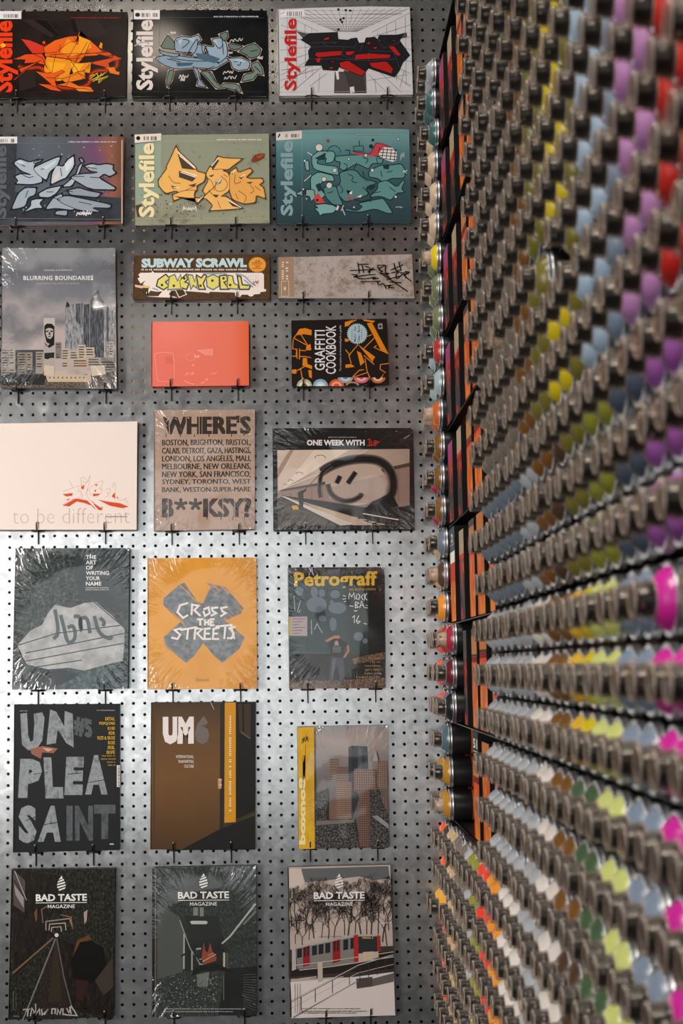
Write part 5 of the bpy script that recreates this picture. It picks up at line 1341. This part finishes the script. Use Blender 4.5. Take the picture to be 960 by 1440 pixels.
hook(244, 1429, .016, 'left wire hook under the dim corridor magazine'); hook(343.5, 1427, .016, 'right wire hook under the dim corridor magazine')

B = Book('magazine', 'pale magazine with a red and grey metro train in a snowy wood', 'magazine', [(405, 1219.5), (548.5, 1216), (555.5, 1425.5), (408.5, 1430.5)], .014, ink_noise('print_winter_sky', ['#a8988e', '#b8a89e'], (12, 12, 12), 4), cover_edge='#2a2a2a', page='#9a948e')
B.view(380, 1200, 3.692)
B.poly('#5d5f61', '160,80 612,66 620,130 540,140 460,120 300,140 180,150'); B.poly('#c2b4aa', '100,80 158,80 175,150 130,210 100,220')
rn = random.Random(9)
def branch(x, y, a, l, w_, d, c):
    if d == 0 or l < 4: return
    x2, y2 = min(632, max(100, x + l * sin(a))), max(85, y - l * cos(a))
    x = min(632, max(100, x))
    if d < 5: B.layer -= 1
    B.line(c, [(x, y), ((x + x2) / 2 + rn.uniform(-1, 1), (y + y2) / 2), (x2, y2)], w_)
    for k in range(rn.choice((2, 3))):
        branch(x2, y2, a + rn.uniform(-.75, .75), l * rn.uniform(.6, .85), max(.8, w_ * .65), d - 1, c)
for x, y, l in ((130, 470, 45), (200, 450, 55), (265, 440, 60), (330, 440, 55), (385, 425, 62), (440, 420, 58), (500, 425, 60), (560, 420, 62), (605, 480, 66), (615, 400, 70), (165, 480, 40), (300, 445, 50), (110, 380, 60), (240, 330, 52), (180, 400, 60), (355, 340, 52), (420, 360, 60), (480, 330, 55), (535, 350, 60), (590, 320, 55), (300, 380, 60), (140, 420, 60), (225, 440, 70), (520, 440, 75), (580, 460, 75), (400, 440, 75), (470, 440, 72)):
    branch(x, y, rn.uniform(-.15, .15), l * 1.05, 4.5, 7, rn.choice(('#2c2522', '#3a322d', '#221d1b')))
B.poly('#3a332f', '95,500 640,480 642,640 95,650'); B.poly('#cfc4be', '100,668 440,640 640,615 648,840 110,855'); B.poly('#26211f', '100,560 640,505 640,600 100,640')
B.poly('#7a7471', '130,490 440,425 450,570 140,600'); B.poly('#a39d99', '130,482 440,418 555,420 560,432 445,430 132,494'); B.poly('#a8a09a', '112,490 130,485 135,600 112,610')
for x0, x1 in ((168, 204), (322, 362)): B.poly('#8d2220', [(x0, 488 - (x0 - 168) * .2), (x1, 482 - (x1 - 176) * .2), (x1 + 2, 582 - (x1 - 168) * .12), (x0 + 2, 590 - (x0 - 168) * .12)])
for x in (138, 216, 250, 285, 378, 415, 174, 190, 328, 345):
    wd = 26 if x not in (174, 190, 328, 345) else 11
    B.poly('#23282a', [(x, 498 - (x - 130) * .2), (x + wd, 493 - (x - 130) * .2), (x + wd, 540 - (x - 130) * .17), (x, 545 - (x - 130) * .17)])
B.poly('#a32622', '432,425 455,420 458,565 434,568'); B.poly('#a32622', '553,425 566,428 570,510 556,512'); B.poly('#2a2f2e', '457,432 552,430 556,510 460,520'); B.poly('#b5a492', '457,520 560,508 562,540 458,565'); B.poly('#c2a88c', '480,512 535,508 532,550 485,555'); smallprint(B, '#d8a54a', 478, 434, 536, 8, 26)
B.poly('#b5a594', '245,566 270,560 272,665 247,668'); B.poly('#4a4442', '445,650 530,640 530,690 448,702'); B.poly('#5f5855', '530,650 640,620 640,665 530,690')
for p, w_ in (('130,580 330,555 640,510', 4), ('150,605 330,585 640,535', 5), ('105,765 455,580 638,525', 4), ('115,800 455,620 638,575', 3), ('150,650 240,640', 6), ('105,660 380,640', 4)): B.line('#b0a8a2', p, w_)
for x, y in ((233, 702), (322, 655), (410, 612), (465, 590), (510, 575), (555, 560), (598, 545), (160, 745)): B.line('#3a3532', [(x, y), (x, y + 70)], 4)
B.line('#46403d', '110,770 450,590', 3); B.line('#4c4643', '120,850 440,670', 5); B.line('#8a827d', '112,858 455,660', 4)
for y in (640, 600): B.line('#46403c', [(100, y), (110, y + 210)], 2)
for y, n_ in ((802, 465), (815, 495), (824, 440)): smallprint(B, '#4c4643', 162, y, n_, 6, y)
for x in (127, 140, 153): B.line('#6a625e', [(x, 675), (x, 830)], 2)
B.line('#c8c0b8', '570,362 630,358', 4); B.line('#6a625c', '250,432 370,430', 3)
bad_taste(357, 105, 264, '#e4deda')
B.done()
hook(458, 1429, .014, 'left wire hook under the snowy metro magazine'); hook(521, 1426.5, .014, 'right wire hook under the snowy metro magazine')
